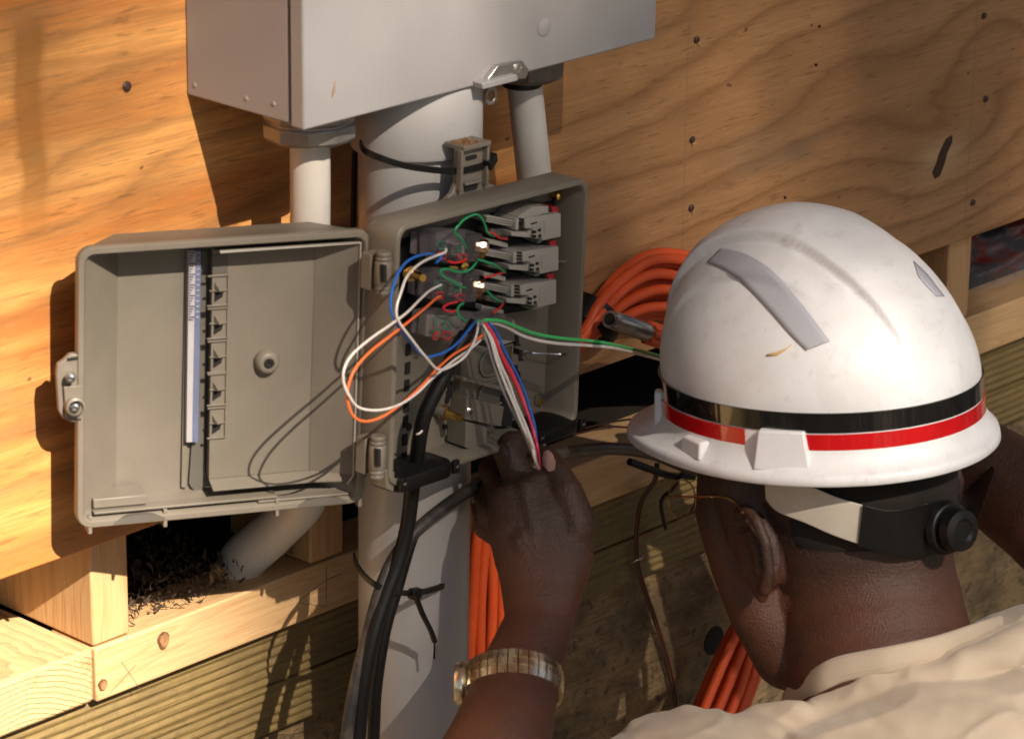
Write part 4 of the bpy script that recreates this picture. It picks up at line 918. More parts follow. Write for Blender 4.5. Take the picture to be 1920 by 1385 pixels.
# ================================================================== PERSON
_b = bmesh.new(); bmesh.ops.create_icosphere(_b, subdivisions=2, radius=1)
ICO_V = [v.co.copy() for v in _b.verts]; ICO_F = [tuple(v.index for v in f.verts) for f in _b.faces]; _b.free()
_b = bmesh.new(); bmesh.ops.create_icosphere(_b, subdivisions=4, radius=1)
ICB_V = [v.co.copy() for v in _b.verts]; ICB_F = [tuple(v.index for v in f.verts) for f in _b.faces]; _b.free()
class Soup:
    def __init__(s): s.v = []; s.f = []
    def add(s, c, a, b, d, big=False):
        k = len(s.v); V_, F_ = (ICB_V, ICB_F) if big else (ICO_V, ICO_F)
        s.v += [c + a * q.x + b * q.y + d * q.z for q in V_]; s.f += [(i + k, j + k, l + k) for i, j, l in F_]
_X, _Y, _Z = Vector((1, 0, 0)), Vector((0, 1, 0)), Vector((0, 0, 1))
def ell(sp, c, ax, rad): sp.add(Vector(c), ax[0] * rad[0], ax[1] * rad[1], ax[2] * rad[2], max(rad) > .03)
def limb(sp, pts, rads):
    """rounded tapered limb through points"""
    pts = [Vector(p) for p in pts]
    for i in range(len(pts) - 1):
        a, b = pts[i], pts[i + 1]; ra, rb = rads[i], rads[i + 1]; n = max(2, int((b - a).length / (min(ra, rb) * .28)))
        for k in range(n + 1):
            t = k / n; r_ = ra + (rb - ra) * t; sp.add(a.lerp(b, t), _X * r_, _Y * r_, _Z * r_, r_ > .02)
def flatlimb(sp, pts, dims, wide):
    """like limb, elliptical: dims (half width, half thickness)"""
    pts = [Vector(p) for p in pts]
    for i in range(len(pts) - 1):
        a, b = pts[i], pts[i + 1]; n = max(3, int((b - a).length / .005))
        ax = (b - a).normalized(); wd = (wide - ax * wide.dot(ax)).normalized(); th = ax.cross(wd)
        for k in range(n + 1):
            t = k / n; w_, h_ = (dims[i][j] + (dims[i + 1][j] - dims[i][j]) * t for j in (0, 1))
            sp.add(a.lerp(b, t), wd * w_, th * h_, ax * min(w_, h_), True)
def remeshed(sp, vox, it=4, fac=.5):
    me_ = bpy.data.meshes.new('tmp'); me_.from_pydata(sp.v, [], sp.f); me_.update(); o = bpy.data.objects.new('tmp', me_); col.objects.link(o)
    a = o.modifiers.new('r', 'REMESH'); a.mode = 'VOXEL'; a.voxel_size = vox
    s_ = o.modifiers.new('s', 'SMOOTH'); s_.factor = fac; s_.iterations = it
    dg = bpy.context.evaluated_depsgraph_get(); out = bpy.data.meshes.new_from_object(o.evaluated_get(dg)); bpy.data.objects.remove(o)
    out.polygons.foreach_set('use_smooth', [True] * len(out.polygons)); return out
def tree_of(me_): return BVHTree.FromPolygons([v.co.copy() for v in me_.vertices], [tuple(p.vertices) for p in me_.polygons])
def link(name, me_, m, parent=None):
    o = bpy.data.objects.new(name, me_); col.objects.link(o); me_.materials.clear(); me_.materials.append(m)
    if parent:
        o.parent = parent; L = wl(parent); me_.transform(Matrix.Translation(-L))
    return o

TH = R(38)
CRH = _r0.normalized(); VIEWH = -FH
FACE = (-CRH * math.cos(TH) - VIEWH * math.sin(TH)).normalized()      # where he faces
LEFT = ZUP.cross(FACE).normalized()
TILT = Matrix.Rotation(R(-4.6), 3, FH)                                   # hat leans a little
if (TILT @ CRH).z < 0: TILT = Matrix.Rotation(R(4.6), 3, FH)
TL2 = Matrix.Rotation(R(3.5), 3, CRH)
if (TL2 @ (-FH)).z < 0: TL2 = Matrix.Rotation(R(-3.5), 3, CRH)
TILT = TL2 @ TILT
hF, hL, hU = TILT @ FACE, TILT @ LEFT, TILT @ ZUP

person = thing('person', D(1640, 1300, 2.4), 'person in cream shirt seen from behind, left hand holding coloured wires', 'person')

def body():
    bm = Soup()
    # ---- head
    HC = D(1553, 885, 2.42)
    TH2 = R(48); FACE2 = (-CRH * math.cos(TH2) - VIEWH * math.sin(TH2)).normalized(); LEFT2 = ZUP.cross(FACE2).normalized()
    pit = Matrix.Rotation(R(14), 3, LEFT2)                                # head bowed forward
    f = pit @ FACE2; 
    if f.z > 0: pit = Matrix.Rotation(R(-14), 3, LEFT2); f = pit @ FACE2
    u_ = pit @ ZUP; l = LEFT2
    ell(bm, HC, (f, l, u_), (.094, .077, .080))
    ell(bm, HC - f * .022 - u_ * .012, (f, l, u_), (.068, .070, .066))
    ell(bm, HC + f * .036 - u_ * .052, (f, l, u_), (.052, .064, .062))      # face
    ell(bm, HC + f * .050 - u_ * .100, (f, l, u_), (.030, .034, .026))      # chin
    for s_ in (-1, 1):
        ell(bm, HC + f * .012 - u_ * .085 + l * s_ * .045, (f, l, u_), (.046, .020, .030))   # jaw
        ell(bm, HC + f * .060 - u_ * .045 + l * s_ * .040, (f, l, u_), (.020, .020, .018))   # cheekbone
        ell(bm, HC + f * .078 - u_ * .026 + l * s_ * .029, (f, l, u_), (.010, .013, .009))   # eye
        ell(bm, HC + f * .083 - u_ * .010 + l * s_ * .028, (f, l, u_), (.010, .020, .007))   # brow
    ell(bm, HC + f * .098 - u_ * .050, (f, l, u_), (.014, .011, .022)); ell(bm, HC + f * .100 - u_ * .064, (f, l, u_), (.012, .017, .008))
    ell(bm, HC + f * .084 - u_ * .082, (f, l, u_), (.012, .023, .006)); ell(bm, HC + f * .082 - u_ * .091, (f, l, u_), (.012, .020, .006))
    limb(bm, [D(1372, 885, 2.405), D(1367, 960, 2.405), D(1390, 1058, 2.408), D(1428, 1146, 2.412), D(1482, 1222, 2.42)], [.024, .0235, .0215, .023, .027])
    limb(bm, [D(1400, 900, 2.39), D(1415, 990, 2.385), D(1432, 1060, 2.392)], [.026, .021, .018])
    # ---- neck and torso
    NB = D(1655, 1260, 2.40)
    limb(bm, [HC - f * .018 - u_ * .04, D(1622, 1090, 2.42), NB, D(1690, 1400, 2.42)], [.066, .064, .067, .070])
    ell(bm, D(1720, 1600, 2.42), (LEFT, FACE, ZUP), (.12, .05, .07))
    # ---- left arm
    SH = D(1260, 1530, 2.33); EL = D(800, 1720, 2.20); WR = D(1012, 1165, 2.355)
    limb(bm, [D(1660, 1560, 2.40), D(1450, 1540, 2.37), SH, D(1030, 1640, 2.25), EL], [.045, .042, .040, .040, .040])
    axw = (WR - EL).normalized()
    wide = CR
    M1 = D(938, 1385, 2.29); M2 = D(975, 1262, 2.33)
    flatlimb(bm, [EL, D(880, 1540, 2.245), M1, M2, WR], [(.038, .037), (.042, .038), (.034, .030), (.0275, .021), (.0235, .018)], wide)
    # palm / back of the hand (toward the viewer)
    flatlimb(bm, [WR, D(1016, 1100, 2.365), D(1020, 1040, 2.37), D(1008, 975, 2.375), D(985, 925, 2.382)], [(.0235, .018), (.0285, .017), (.0345, .0175), (.0355, .0165), (.0275, .015)], wide)
    # knuckle row
    for (x, y, d, r_) in ((985, 918, 2.380, .0125), (948, 935, 2.388, .0125), (925, 958, 2.398, .0120), (915, 985, 2.408, .011)):
        limb(bm, [D(1010, 1040, 2.38), D(x, y, d)], [.012, r_])
    for (x, y, d) in ((985, 918, 2.3725), (948, 935, 2.381), (925, 958, 2.391)):
        limb(bm, [D(1014, 1090, 2.3550), D((x + 1014) / 2, (y + 1090) / 2 - 10, 2.3585), D(x, y, d)], [.0035, .0045, .0085])
    # index: up, then bent over onto the wires
    limb(bm, [D(985, 918, 2.382), D(951, 848, 2.386), D(960, 832, 2.392)], [.0125, .0105, .0098]); limb(bm, [D(958, 836, 2.392), D(990, 826, 2.412), D(1003, 843, 2.424)], [.0100, .0088, .0074])
    # middle, ring and little finger folded away behind
    limb(bm, [D(948, 935, 2.390), D(922, 880, 2.412), D(950, 866, 2.436), D(978, 885, 2.440)], [.0118, .0100, .0090, .0078])
    limb(bm, [D(925, 958, 2.400), D(907, 915, 2.428), D(940, 905, 2.450), D(966, 925, 2.450)], [.0112, .0095, .0086, .0076])
    limb(bm, [D(915, 985, 2.410), D(905, 955, 2.438), D(935, 948, 2.455), D(958, 962, 2.452)], [.0100, .0084, .0076, .0068])
    # thumb: thenar, then up along the right to the wires
    limb(bm, [D(1050, 1060, 2.375), D(1080, 985, 2.372), D(1062, 925, 2.374)], [.016, .0150, .0125])
    limb(bm, [D(1062, 925, 2.374), D(1044, 888, 2.382), D(1026, 856, 2.394)], [.0122, .0105, .0084])
    # ---- right arm beyond the head, hand hidden behind the hat
    limb(bm, [D(1760, 1560, 2.42), D(1950, 1460, 2.43), D(2120, 1380, 2.46), D(2180, 1180, 2.50)], [.045, .042, .042, .040])
    limb(bm, [D(2180, 1180, 2.50), D(1960, 960, 2.53), D(1800, 850, 2.57), D(1560, 770, 2.62)], [.040, .041, .034, .022])
    flatlimb(bm, [D(1560, 770, 2.62), D(1500, 750, 2.625), D(1440, 735, 2.63)], [(.022, .016), (.034, .014), (.036, .013)], CU)
    for k, (dy, ln) in enumerate(((-70, 0), (-32, 14), (6, 8), (42, -10))):
        limb(bm, [D(1450, 735 + dy, 2.63), D(1395 - ln, 722 + dy * .9, 2.615), D(1362 - ln, 716 + dy * .7, 2.625)], [.0105, .009, .0078])
    limb(bm, [D(1500, 690, 2.62), D(1440, 668, 2.605), D(1380, 692, 2.60)], [.014, .011, .009])
    return bm, HC, f, l, u_
bm, HC, hf, hl, hu = body()
# ears: bowl-shaped shells fused to the body mesh
def add_ear(bmx, c, fwd_, out_, up_, s=1):
    # helix tube + back plate + lobe
    def P(a, b, o): return c + fwd_ * a * s + up_ * b * s + out_ * o * s
    limb(bmx, [P(.010, .024, -.001), P(.004, .030, .005), P(-.006, .033, .010), P(-.016, .024, .014), P(-.020, .008, .014), P(-.016, -.010, .011), P(-.008, -.022, .008)], [.0034, .0038, .0040, .0042, .0042, .0042, .0050])
    limb(bmx, [P(.000, -.024, .004), P(-.003, -.027, .006), P(.005, -.016, .002)], [.0048, .0046, .0050])
    ell(bmx, P(-.002, .002, .000), (fwd_, up_, out_), (.0190, .029, .0080))
    limb(bmx, [P(-.002, .016, .005), P(-.008, .004, .0075), P(-.005, -.010, .006)], [.0042, .0044, .0040])
    ell(bmx, P(.008, -.004, .003), (fwd_, up_, out_), (.005, .008, .005))
EARC = D(1404, 1038, 2.355)
bt = BVHTree.FromPolygons(bm.v, bm.f)
def surf(px, py, t=None):
    h = (t or bt).ray_cast(CAM, ray(px, py).normalized()); return h[0]
sp_ = surf(1424, 1040)
if sp_ is not None: EARC = sp_ + hl * .003 - FWD * .003
earb = (hl * .86 + hf * .50).normalized(); earf = (hf - earb * hf.dot(earb)).normalized(); earu = earf.cross(earb); 
if earu.z < 0: earu = -earu
earu = (D(1388, 955, 2.36) - D(1418, 1118, 2.36)).normalized()
earf = (-CR * .74 + FWD * .62); earf = (earf - earu * earf.dot(earu)).normalized(); earb = earf.cross(earu)
if earb.dot(CR) > 0: earb = -earb
add_ear(bm, EARC, earf, earb, earu, 1.02)
EC2 = HC + (HC - EARC).dot(hl) * hl * 1 + (EARC - HC) + (HC - EARC).dot(hl) * hl
add_ear(bm, EC2, hf, -hl, hu, 1.0)
bme = remeshed(bm, .0016, 6, .5)
bo = link('body', bme, SKIN, person)
bt = BVHTree.FromPolygons([v.co + wl(person) for v in bme.vertices], [tuple(p.vertices) for p in bme.polygons])
# thumbnail
q = [surf(x, y) for x, y in ((1017, 872), (1016, 858), (1020, 846), (1028, 843), (1036, 850), (1042, 866), (1040, 880), (1030, 884))]
if all(q):
    mb = MB(); cc = sum(q, Vector()) / len(q); off = -FWD
    mb.v = [p + off * .0012 for p in q] + [cc + off * .0020] + [p - off * .001 for p in q]
    k = len(q); mb.f = [(i, (i + 1) % k, k) for i in range(k)] + [(i, k + 1 + i, k + 1 + (i + 1) % k, (i + 1) % k) for i in range(k)]
    mb.build('thumbnail', NAIL, person, ang=80)

g = NG(SKIN); HN = (hu - hf * .35).normalized(); HO = HC - wl(person)
vm = g.t.nodes.new('ShaderNodeVectorMath'); vm.operation = 'DOT_PRODUCT'; g.t.links.new(g.pos(), vm.inputs[0]); vm.inputs[1].default_value = HN
hd = g.math('SUBTRACT', vm.outputs['Value'], HO.dot(HN) - .052); hn_ = g.noise(g.pos(), 700, 2, .6)
hfac = g.math('MULTIPLY', g.ramp(g.math('MULTIPLY_ADD', g.noise(g.pos(), 60, 2, .5), .010, hd), [(.0, (0,) * 3), (.034, (1,) * 3)]), g.ramp(hn_, [(.35, (1,) * 3), (.65, (.45,) * 3)]))
old_ = g.b.inputs['Base Color'].links[0].from_socket
g.set(g.b.inputs['Base Color'], g.mix(hfac, old_, (.022, .012, .008)))
# hair: closely cropped cap on the back of the head under the hat
bm = Soup()
ell(bm, HC - hf * .002 + hu * .004, (hf, hl, hu), (.0925, .0755, .0785))
ell(bm, HC - hf * .024 - hu * .008, (hf, hl, hu), (.0710, .0722, .0660))
me_ = bpy.data.meshes.new('hair'); me_.from_pydata(bm.v, [], bm.f)
bm = bmesh.new(); bm.from_mesh(me_)
for n_, o_ in (((hu - hf * .35).normalized(), -.026), (-hf, -.058)):
    bmesh.ops.bisect_plane(bm, geom=bm.verts[:] + bm.edges[:] + bm.faces[:], plane_co=HC + n_ * o_, plane_no=n_, clear_inner=True)
bmesh.ops.recalc_face_normals(bm, faces=bm.faces)
bm.to_mesh(me_); bm.free(); me_.polygons.foreach_set('use_smooth', [True] * len(me_.polygons)); link('hair', me_, HAIR, person)

# ---- shirt
bm = Soup()
limb(bm, [D(1150, 1600, 2.30), D(1290, 1500, 2.33), D(1480, 1512, 2.36), D(1640, 1475, 2.36), D(1800, 1400, 2.375), D(1960, 1345, 2.40)], [.060, .062, .060, .068, .064, .060])
limb(bm, [D(1600, 1600, 2.32), D(1750, 1560, 2.33), D(1950, 1500, 2.35), D(2080, 1440, 2.40)], [.090, .10, .09, .075])
limb(bm, [D(1300, 1560, 2.30), D(1400, 1680, 2.28), D(1600, 1720, 2.30)], [.065, .08, .1])
limb(bm, [D(1940, 1290, 2.44), D(2100, 1380, 2.45)], [.060, .062])
# collar mound and folds
limb(bm, [D(1470, 1380, 2.40), D(1500, 1368, 2.385), D(1560, 1336, 2.358), D(1660, 1298, 2.342), D(1780, 1268, 2.348), D(1860, 1230, 2.375), D(1900, 1215, 2.41)], [.012, .013, .017, .019, .020, .018, .016])
limb(bm, [D(1200, 1372, 2.33), D(1290, 1352, 2.325), D(1350, 1365, 2.32)], [.010, .012, .008])
limb(bm, [D(1420, 1342, 2.355), D(1470, 1338, 2.347), D(1530, 1362, 2.335), D(1620, 1420, 2.31)], [.010, .011, .009, .005])
limb(bm, [D(1690, 1290, 2.33), D(1790, 1262, 2.33), D(1900, 1215, 2.35), D(1960, 1180, 2.38)], [.008, .011, .012, .010])
limb(bm, [D(1720, 1330, 2.315), D(1830, 1330, 2.32), D(1940, 1290, 2.34)], [.007, .010, .009])
limb(bm, [D(1370, 1375, 2.33), D(1440, 1400, 2.31), D(1530, 1450, 2.29)], [.006, .009, .006])
sme = remeshed(bm, .0021, 12, .6)
NRM = [v_.normal.copy() for v_ in sme.vertices]
for v_, nn in zip(sme.vertices, NRM):
    p = v_.co.copy()
    q = noise.noise(Vector((p.dot(CR) * 26, p.dot(CU) * 60 + p.dot(CR) * 20, p.dot(FWD) * 30))) * .0035 + noise.noise(Vector((p.dot(CR) * 70, p.dot(CU) * 120, 3))) * .0010
    a1 = noise.noise(Vector((p.dot(CR) * 15 + p.dot(CU) * 12, p.dot(CU) * 42 - p.dot(CR) * 14, p.dot(FWD) * 10 + 7))); a2 = noise.noise(Vector((p.dot(CR) * 60 - p.dot(CU) * 40, p.dot(CU) * 90 + p.dot(CR) * 60, 11)))
    q = q * .8 + .0030 * (1 - min(1, abs(a1) * 3.2)) ** 2 + .0005 * (1 - min(1, abs(a2) * 3)) ** 2
    v_.co = p + nn * q
st_ = tree_of(sme)
so2 = link('shirt', sme, SHIRT, person)
sm_ = so2.modifiers.new('s', 'SMOOTH'); sm_.factor = .5; sm_.iterations = 6
# collar band hugging the neck
cpts = [D(x, y + 12, d_) for x, y, d_ in ((1474, 1306, 2.425), (1488, 1291, 2.390), (1536, 1262, 2.354), (1575, 1244, 2.342), (1625, 1233, 2.334), (1674, 1224, 2.330), (1754, 1206, 2.338), (1833, 1180, 2.366), (1868, 1168, 2.405), (1880, 1166, 2.44))]
mb = MB(); cs = spline(cpts, 6); lp_ = []
for i in range(len(cs)):
    t = (cs[min(i + 1, len(cs) - 1)] - cs[max(i - 1, 0)]).normalized(); o_ = t.cross(CU).normalized(); u2 = o_.cross(t)
    lp_.append([cs[i] + o_ * .0034 * math.cos(q) + u2 * .0095 * math.sin(q) * (1 if math.sin(q) > 0 else .9) for q in (2 * math.pi * k / 12 for k in range(12))])
mb.loops(lp_); mb.build('collar', SHIRT, person, ang=180)
mb = MB(); mb.tube([p - CU * .0035 - FWD * .0030 for p in cpts[1:-1]], .0008, 6, 5); mb.build('collar_seam', SHIRT, person)

# ---- wristwatch
A = D(945, 1340, 2.305); Bq = D(1000, 1190, 2.352); wax = (Bq - A).normalized()
wc = D(962, 1282, 2.326)
wt = thing('wristwatch', wc, 'gold metal expansion band wristwatch on the left wrist', 'watch')
tiltw = Matrix.Rotation(R(-20), 3, FWD); wax2 = (tiltw @ wax).normalized()
w1 = (CR - wax2 * CR.dot(wax2)).normalized(); w2 = wax2.cross(w1)
if w2.dot(FWD) > 0: w2 = -w2
NLK = 30; Ra, Rb = .0318, .0255
for i in range(NLK):
    q = 2 * math.pi * i / NLK; q2 = q + 2 * math.pi / NLK
    if 168 < math.degrees(q) < 204: continue
    def pt(a_, s_): return wc + w1 * Ra * s_ * math.cos(a_) + w2 * Rb * s_ * math.sin(a_)
    g_ = (q2 - q) * .06; mb = MB(); hwd = .0098
    lps = []
    for a_ in (q + g_, (q + q2) / 2, q2 - g_):
        pr_ = []
        for (s_, h_) in ((.98, -hwd), (1.05, -hwd), (1.07, -hwd * .33), (1.045, -hwd * .30), (1.07, -hwd * .27), (1.075, hwd * .27), (1.045, hwd * .30), (1.07, hwd * .33), (1.05, hwd), (.98, hwd)): pr_.append(pt(a_, s_ if a_ != (q + q2) / 2 or s_ < 1 else s_ + .012) + wax2 * h_)
        lps.append(pr_)
    mb.loops(lps); mb.build('link', GOLD, wt, ang=25)
fc = wc - w1 * (Ra * 1.06); fd = -w1
MB().lathe(fc, fd, [(.0135, -.002), (.0150, 0), (.0150, .003), (.0135, .0055), (.0128, .0050)], 30).build('watch_case', GOLD, wt)
MB().lathe(fc + fd * .0046, fd, [(.0126, 0), (.0124, .0006)], 30).build('watch_glass', plain('watch_crystal', (.16, .13, .08), .06, coat=1), wt)
MB().lathe(fc + wax2 * .0 + w2 * .0 + fd * .0015 + wax2 * .0160, wax2, [(.002, -.001), (.0021, .002), (.00001, .0024)], 10).build('crown', GOLD, wt)

# ---- glasses
gl = thing('eyeglasses', HC + hf * .09 - hu * .03, 'thin gold wire eyeglasses with one temple reaching the ear under the hard hat', 'glasses')
P = [D(1248, 930, 2.47)] + [((surf(x, y) or D(x, y, 2.40)) - FWD * .0022) for x, y in ((1318, 931), (1340, 930), (1362, 933), (1380, 944), (1392, 960))]
MB().tube(P, .0007, 6, 5).build('temple', plain('gold_wire', (.55, .36, .14), .3, metal=1), gl)
for s_ in (1, -1):
    lc = HC + hf * .104 - hu * .030 + hl * .030 * s_; rg = [lc + hl * .021 * math.cos(q) + hu * .017 * math.sin(q) for q in (2 * math.pi * k / 20 for k in range(20))]
    if s_ == 1:
        lc = D(1278, 934, 2.475); rg = [lc + (CR * .0105 * math.cos(q) + CU * .0135 * math.sin(q) + FWD * .016 * math.cos(q)) for q in (2 * math.pi * k / 20 for k in range(20))]
    MB().tube(rg + [rg[0]], .0006, 6, 1).build('lens_rim', plain('gold_rim', (.50, .34, .14), .3, metal=1), gl)
    gm_ = MB(); gm_.v = rg; gm_.f = [tuple(range(20))]; gm_.build('lens', CLEAR, gl)

# ================================================================== HARD HAT
BC = D(1536, 694, 2.40)                                       # centre of the black stripe's top ring
ht = thing('hard_hat', BC - hU * .03, 'scuffed white hard hat with black and red stripes and grey reflective strips', 'hard hat')
SA, SB, SH_ = .1165, .0965, .1070
def dome(phi, t):
    """phi from the facing direction towards his left; t 0 = stripe ring, 1 = crown"""
    ang = t * math.pi / 2; rr = math.cos(ang) ** 1.20; hz = math.sin(ang)
    x, y = math.cos(phi) * SA * rr, math.sin(phi) * SB * rr
    z = hz * SH_
    rid = 0
    if z > .02:
        k = max(0, min(1, (z - .03) / .05)); ay = abs(y)
        sm = lambda e0, e1, v_: (lambda s_: s_ * s_ * (3 - 2 * s_))(max(0, min(1, (v_ - e0) / (e1 - e0))))
        ey = .032 + .006 * max(0, -x / SA)
        rid = .0062 * k * (1 - sm(ey, ey + .0028, ay)) + .0038 * k * (1 - sm(.058, .061, ay)) * (1 if x > -.02 else max(0, 1 + (x + .02) / .03))
        rid -= .0016 * k * (1 - sm(.0, .004, abs(ay - ey - .004)))
    n_ = Vector((x / SA ** 2, y / SB ** 2, max(z, .02) / SH_ ** 2)).normalized()
    p = Vector((x, y, z)) + n_ * rid
    # gentle front-to-back lean
    return BC + hF * (p.x + .013 * (max(0, z) / SH_) ** 1.3) + hL * p.y + hU * p.z
NP, NT = 300, 70
lps = []
def ringz(scale_a, z): return [BC + hF * (SA + scale_a) * math.cos(q) + hL * (SB + scale_a) * math.sin(q) + hU * z for q in (2 * math.pi * k / NP for k in range(NP))]
for j in range(NT):
    lps.append([dome(2 * math.pi * k / NP, (j / NT)) for k in range(NP)])
def brimr(q):
    c_ = math.cos(q); pk = max(0, c_) ** 4 * .020; return .0118 + pk - .003 * max(0, -c_) ** 2
mb = MB(); low = []
def brim_ring(k_, dz, extra=0):
    o = []
    for i in range(NP):
        q = 2 * math.pi * i / NP; e_ = brimr(q) * k_ + extra; d_ = hF * (SA + .002 + e_) * math.cos(q) + hL * (SB + .002 + e_) * math.sin(q)
        o.append(BC + d_ + hU * (dz - .004 * k_ * k_ - .006 * max(0, math.cos(q)) ** 3 * k_))
    return o
shell = [brim_ring(.05, -.041, -.003), brim_ring(.9, -.0445, 0), brim_ring(1.0, -.0425, .0004), brim_ring(1.0, -.039), brim_ring(.93, -.0365), brim_ring(.80, -.0372), brim_ring(.30, -.0320), brim_ring(.10, -.0290), brim_ring(.03, -.0255)]
shell += [ringz(.0012, -.020), ringz(.0006, -.002), ringz(0, 0)] + lps[1:] + [[dome(2 * math.pi * k / NP, .992) for k in range(NP)]]
mb.loops(shell, False, True)
hs = mb.build('shell', HAT, ht, ang=70)
sol = hs.modifiers.new('s', 'SOLIDIFY'); sol.thickness = .0022; sol.offset = -1
hs_pts = [v for l in shell for v in l]
hst = BVHTree.FromPolygons(mb.v, mb.f)
# stripes
def band(nm, m, z0, z1, off, a0=0, a1=360):
    k = int(NP * (a1 - a0) / 360); lp_ = []
    for i in range(k + 1):
        q = R(a0) + R(a1 - a0) * i / k; d0 = lambda o_, z: BC + hF * (SA + o_) * math.cos(q) + hL * (SB + o_) * math.sin(q) + hU * z
        lp_.append([d0(off, z0), d0(off + .0007, z0 + .0003), d0(off + .0007, z1 - .0003), d0(off, z1)])
    mb = MB(); mb.loops(lp_); return mb.build(nm, m, ht, ang=40)
band('black_stripe', STRB, -.0135, 0.0005, .0010)
band('red_stripe', STRR, -.0255, -.0142, .0016, 8, 92); band('red_stripe', STRR, -.0255, -.0142, .0016, 112, 352)
# accessory slots and raised blocks on the brim
def side_block(px, py, wd, hg, dp, nm, taper=.8, m=HAT):
    h = hst.ray_cast(CAM, ray(px, py).normalized())
    if h[0] is None: return
    p = h[0]; d_ = p - BC; d_ -= hU * d_.dot(hU); out = d_.normalized(); tg = hU.cross(out).normalized(); mb = MB()
    lo = [p + tg * wd * a_ + out * b_ - hU * hg * .5 for a_, b_ in ((-.5, -.012), (.5, -.012), (.5, dp), (-.5, dp))]
    hi = [p + tg * wd * taper * a_ + out * b_ + hU * hg * .5 for a_, b_ in ((-.5, -.014), (.5, -.014), (.5, dp * .55), (-.5, dp * .55))]
    mb.loops([lo, hi]); mb.build(nm, m, ht, bev=.0016, seg=3)
side_block(1468, 842, .040, .027, .0065, 'accessory_slot', .80)
side_block(1302, 838, .024, .012, .0045, 'chin_strap_clip', .92)
side_block(1850, 735, .030, .030, .010, 'accessory_slot', .80)
side_block(1236, 775, .020, .034, .004, 'visor_fin', .5)
# reflective strips laid on the dome
def patch(nm, m, rows, off=.0004):
    mb = MB(); g_ = []
    for row in rows:
        rr_ = []
        for (x, y) in row:
            h = hst.ray_cast(CAM, ray(x, y).normalized()); rr_.append(h[0] - FWD * off * 1.4 + (h[1] * off if h[1].dot(FWD) < 0 else h[1] * -off) if h[0] is not None else None)
        g_.append(rr_)
    n_ = len(rows[0])
    mb.v = [p if p is not None else Vector((0, 0, 0)) for r_ in g_ for p in r_]
    for i in range(len(g_) - 1):
        for j in range(n_ - 1):
            if all(c is not None for c in (g_[i][j], g_[i + 1][j], g_[i + 1][j + 1], g_[i][j + 1])): mb.f.append((i * n_ + j, (i + 1) * n_ + j, (i + 1) * n_ + j + 1, i * n_ + j + 1))
    used = sorted({k for f_ in mb.f for k in f_}); ix = {k: a for a, k in enumerate(used)}
    mb.v = [mb.v[k] for k in used]; mb.f = [tuple(ix[k] for k in f_) for f_ in mb.f]
    if mb.f:
        o = mb.build(nm, m, ht, ang=180)
        s_ = o.modifiers.new('s', 'SOLIDIFY'); s_.thickness = .0006; s_.offset = 0
def curve2(p, k=6): return [tuple(v) for v in [Vector((a, b, 0)).xy for a, b in p]] if k < 2 else [(v.x, v.y) for v in spline([Vector((a, b, 0)) for a, b in p], k)]
up_ = curve2([(1352, 466), (1400, 478), (1450, 510), (1495, 560), (1530, 605), (1556, 640)], 6)
dn_ = curve2([(1326, 492), (1362, 508), (1400, 538), (1445, 585), (1480, 625), (1512, 657)], 6)
patch('reflective_strip', TAPE, [[(a[0] + (b[0] - a[0]) * t / 5, a[1] + (b[1] - a[1]) * t / 5) for t in range(6)] for a, b in zip(up_, dn_)])
up_ = curve2([(1712, 490), (1738, 515), (1757, 540), (1770, 556)], 5); dn_ = curve2([(1722, 520), (1736, 535), (1748, 548), (1755, 556)], 5)
patch('reflective_strip', TAPE, [[(a[0] + (b[0] - a[0]) * t / 3, a[1] + (b[1] - a[1]) * t / 3) for t in range(4)] for a, b in zip(up_, dn_)])
tan_ = mat('yellow_scuff', (.62, .42, .18), .6)
patch('paint_scuff', tan_, [[(1438, 664), (1436, 668)], [(1455, 660), (1456, 667)], [(1472, 654), (1470, 659)], [(1484, 645), (1484, 647)]], .0002)
c_ = dome(0, .93); 
# suspension: nape strap and ratchet
def hp_(x, y, d=None):
    h = bt.ray_cast(CAM, ray(x, y).normalized()); 
    return (h[0] - FWD * .003) if h[0] is not None else D(x, y, d or 2.37)
def ribbon(nm, m, up, dn, off=.0, th=.0022, k=5):
    a = spline([hp_(*p) for p in up], k); b = spline([hp_(*p) for p in dn], k); mb = MB(); lp_ = []
    for p, q in zip(a, b): lp_.append([p - FWD * off, q - FWD * off, q - FWD * (off - th), p - FWD * (off - th)])
    mb.loops(lp_); return mb.build(nm, m, ht, bev=.0005)
ribbon('nape_strap', LINER, [(1432, 900), (1470, 898), (1520, 912), (1570, 932), (1625, 948)], [(1434, 935), (1456, 958), (1510, 980), (1560, 1002), (1612, 1020)], .006)
ribbon('ratchet_band', BLACK, [(1615, 945), (1660, 955), (1700, 950), (1760, 935), (1810, 915), (1856, 872)], [(1606, 1022), (1650, 1035), (1700, 1042), (1760, 1035), (1812, 1010), (1862, 880)], .009, .004)
kc = D(1792, 992, 2.345)
kax = (-hF * .9 + LEFT * .05 - FWD * .35).normalized()
MB().lathe(kc - kax * .012, kax, [(.018, 0), (.019, .003), (.017, .008)], 26).build('ratchet_housing', BLACK, ht, bev=.001)
kn = MB(); kn.lathe(kc - kax * .002, kax, [(.0145, 0), (.0152, .002), (.0142, .009), (.009, .0105), (.007, .0085), (.00001, .0085)], 22); kn.build('ratchet_knob', BLACK, ht, ang=20)
# suspension band under the shell
lps_ = [[BC + hF * (.078) * math.cos(q) + hL * (.064) * math.sin(q) + hU * z for q in (2 * math.pi * k / 48 for k in range(48))] for z in (-.040, -.020)]
mb = MB(); mb.loops(lps_, False, False); o = mb.build('headband', BLACK, ht)
o.modifiers.new('s', 'SOLIDIFY').thickness = .002

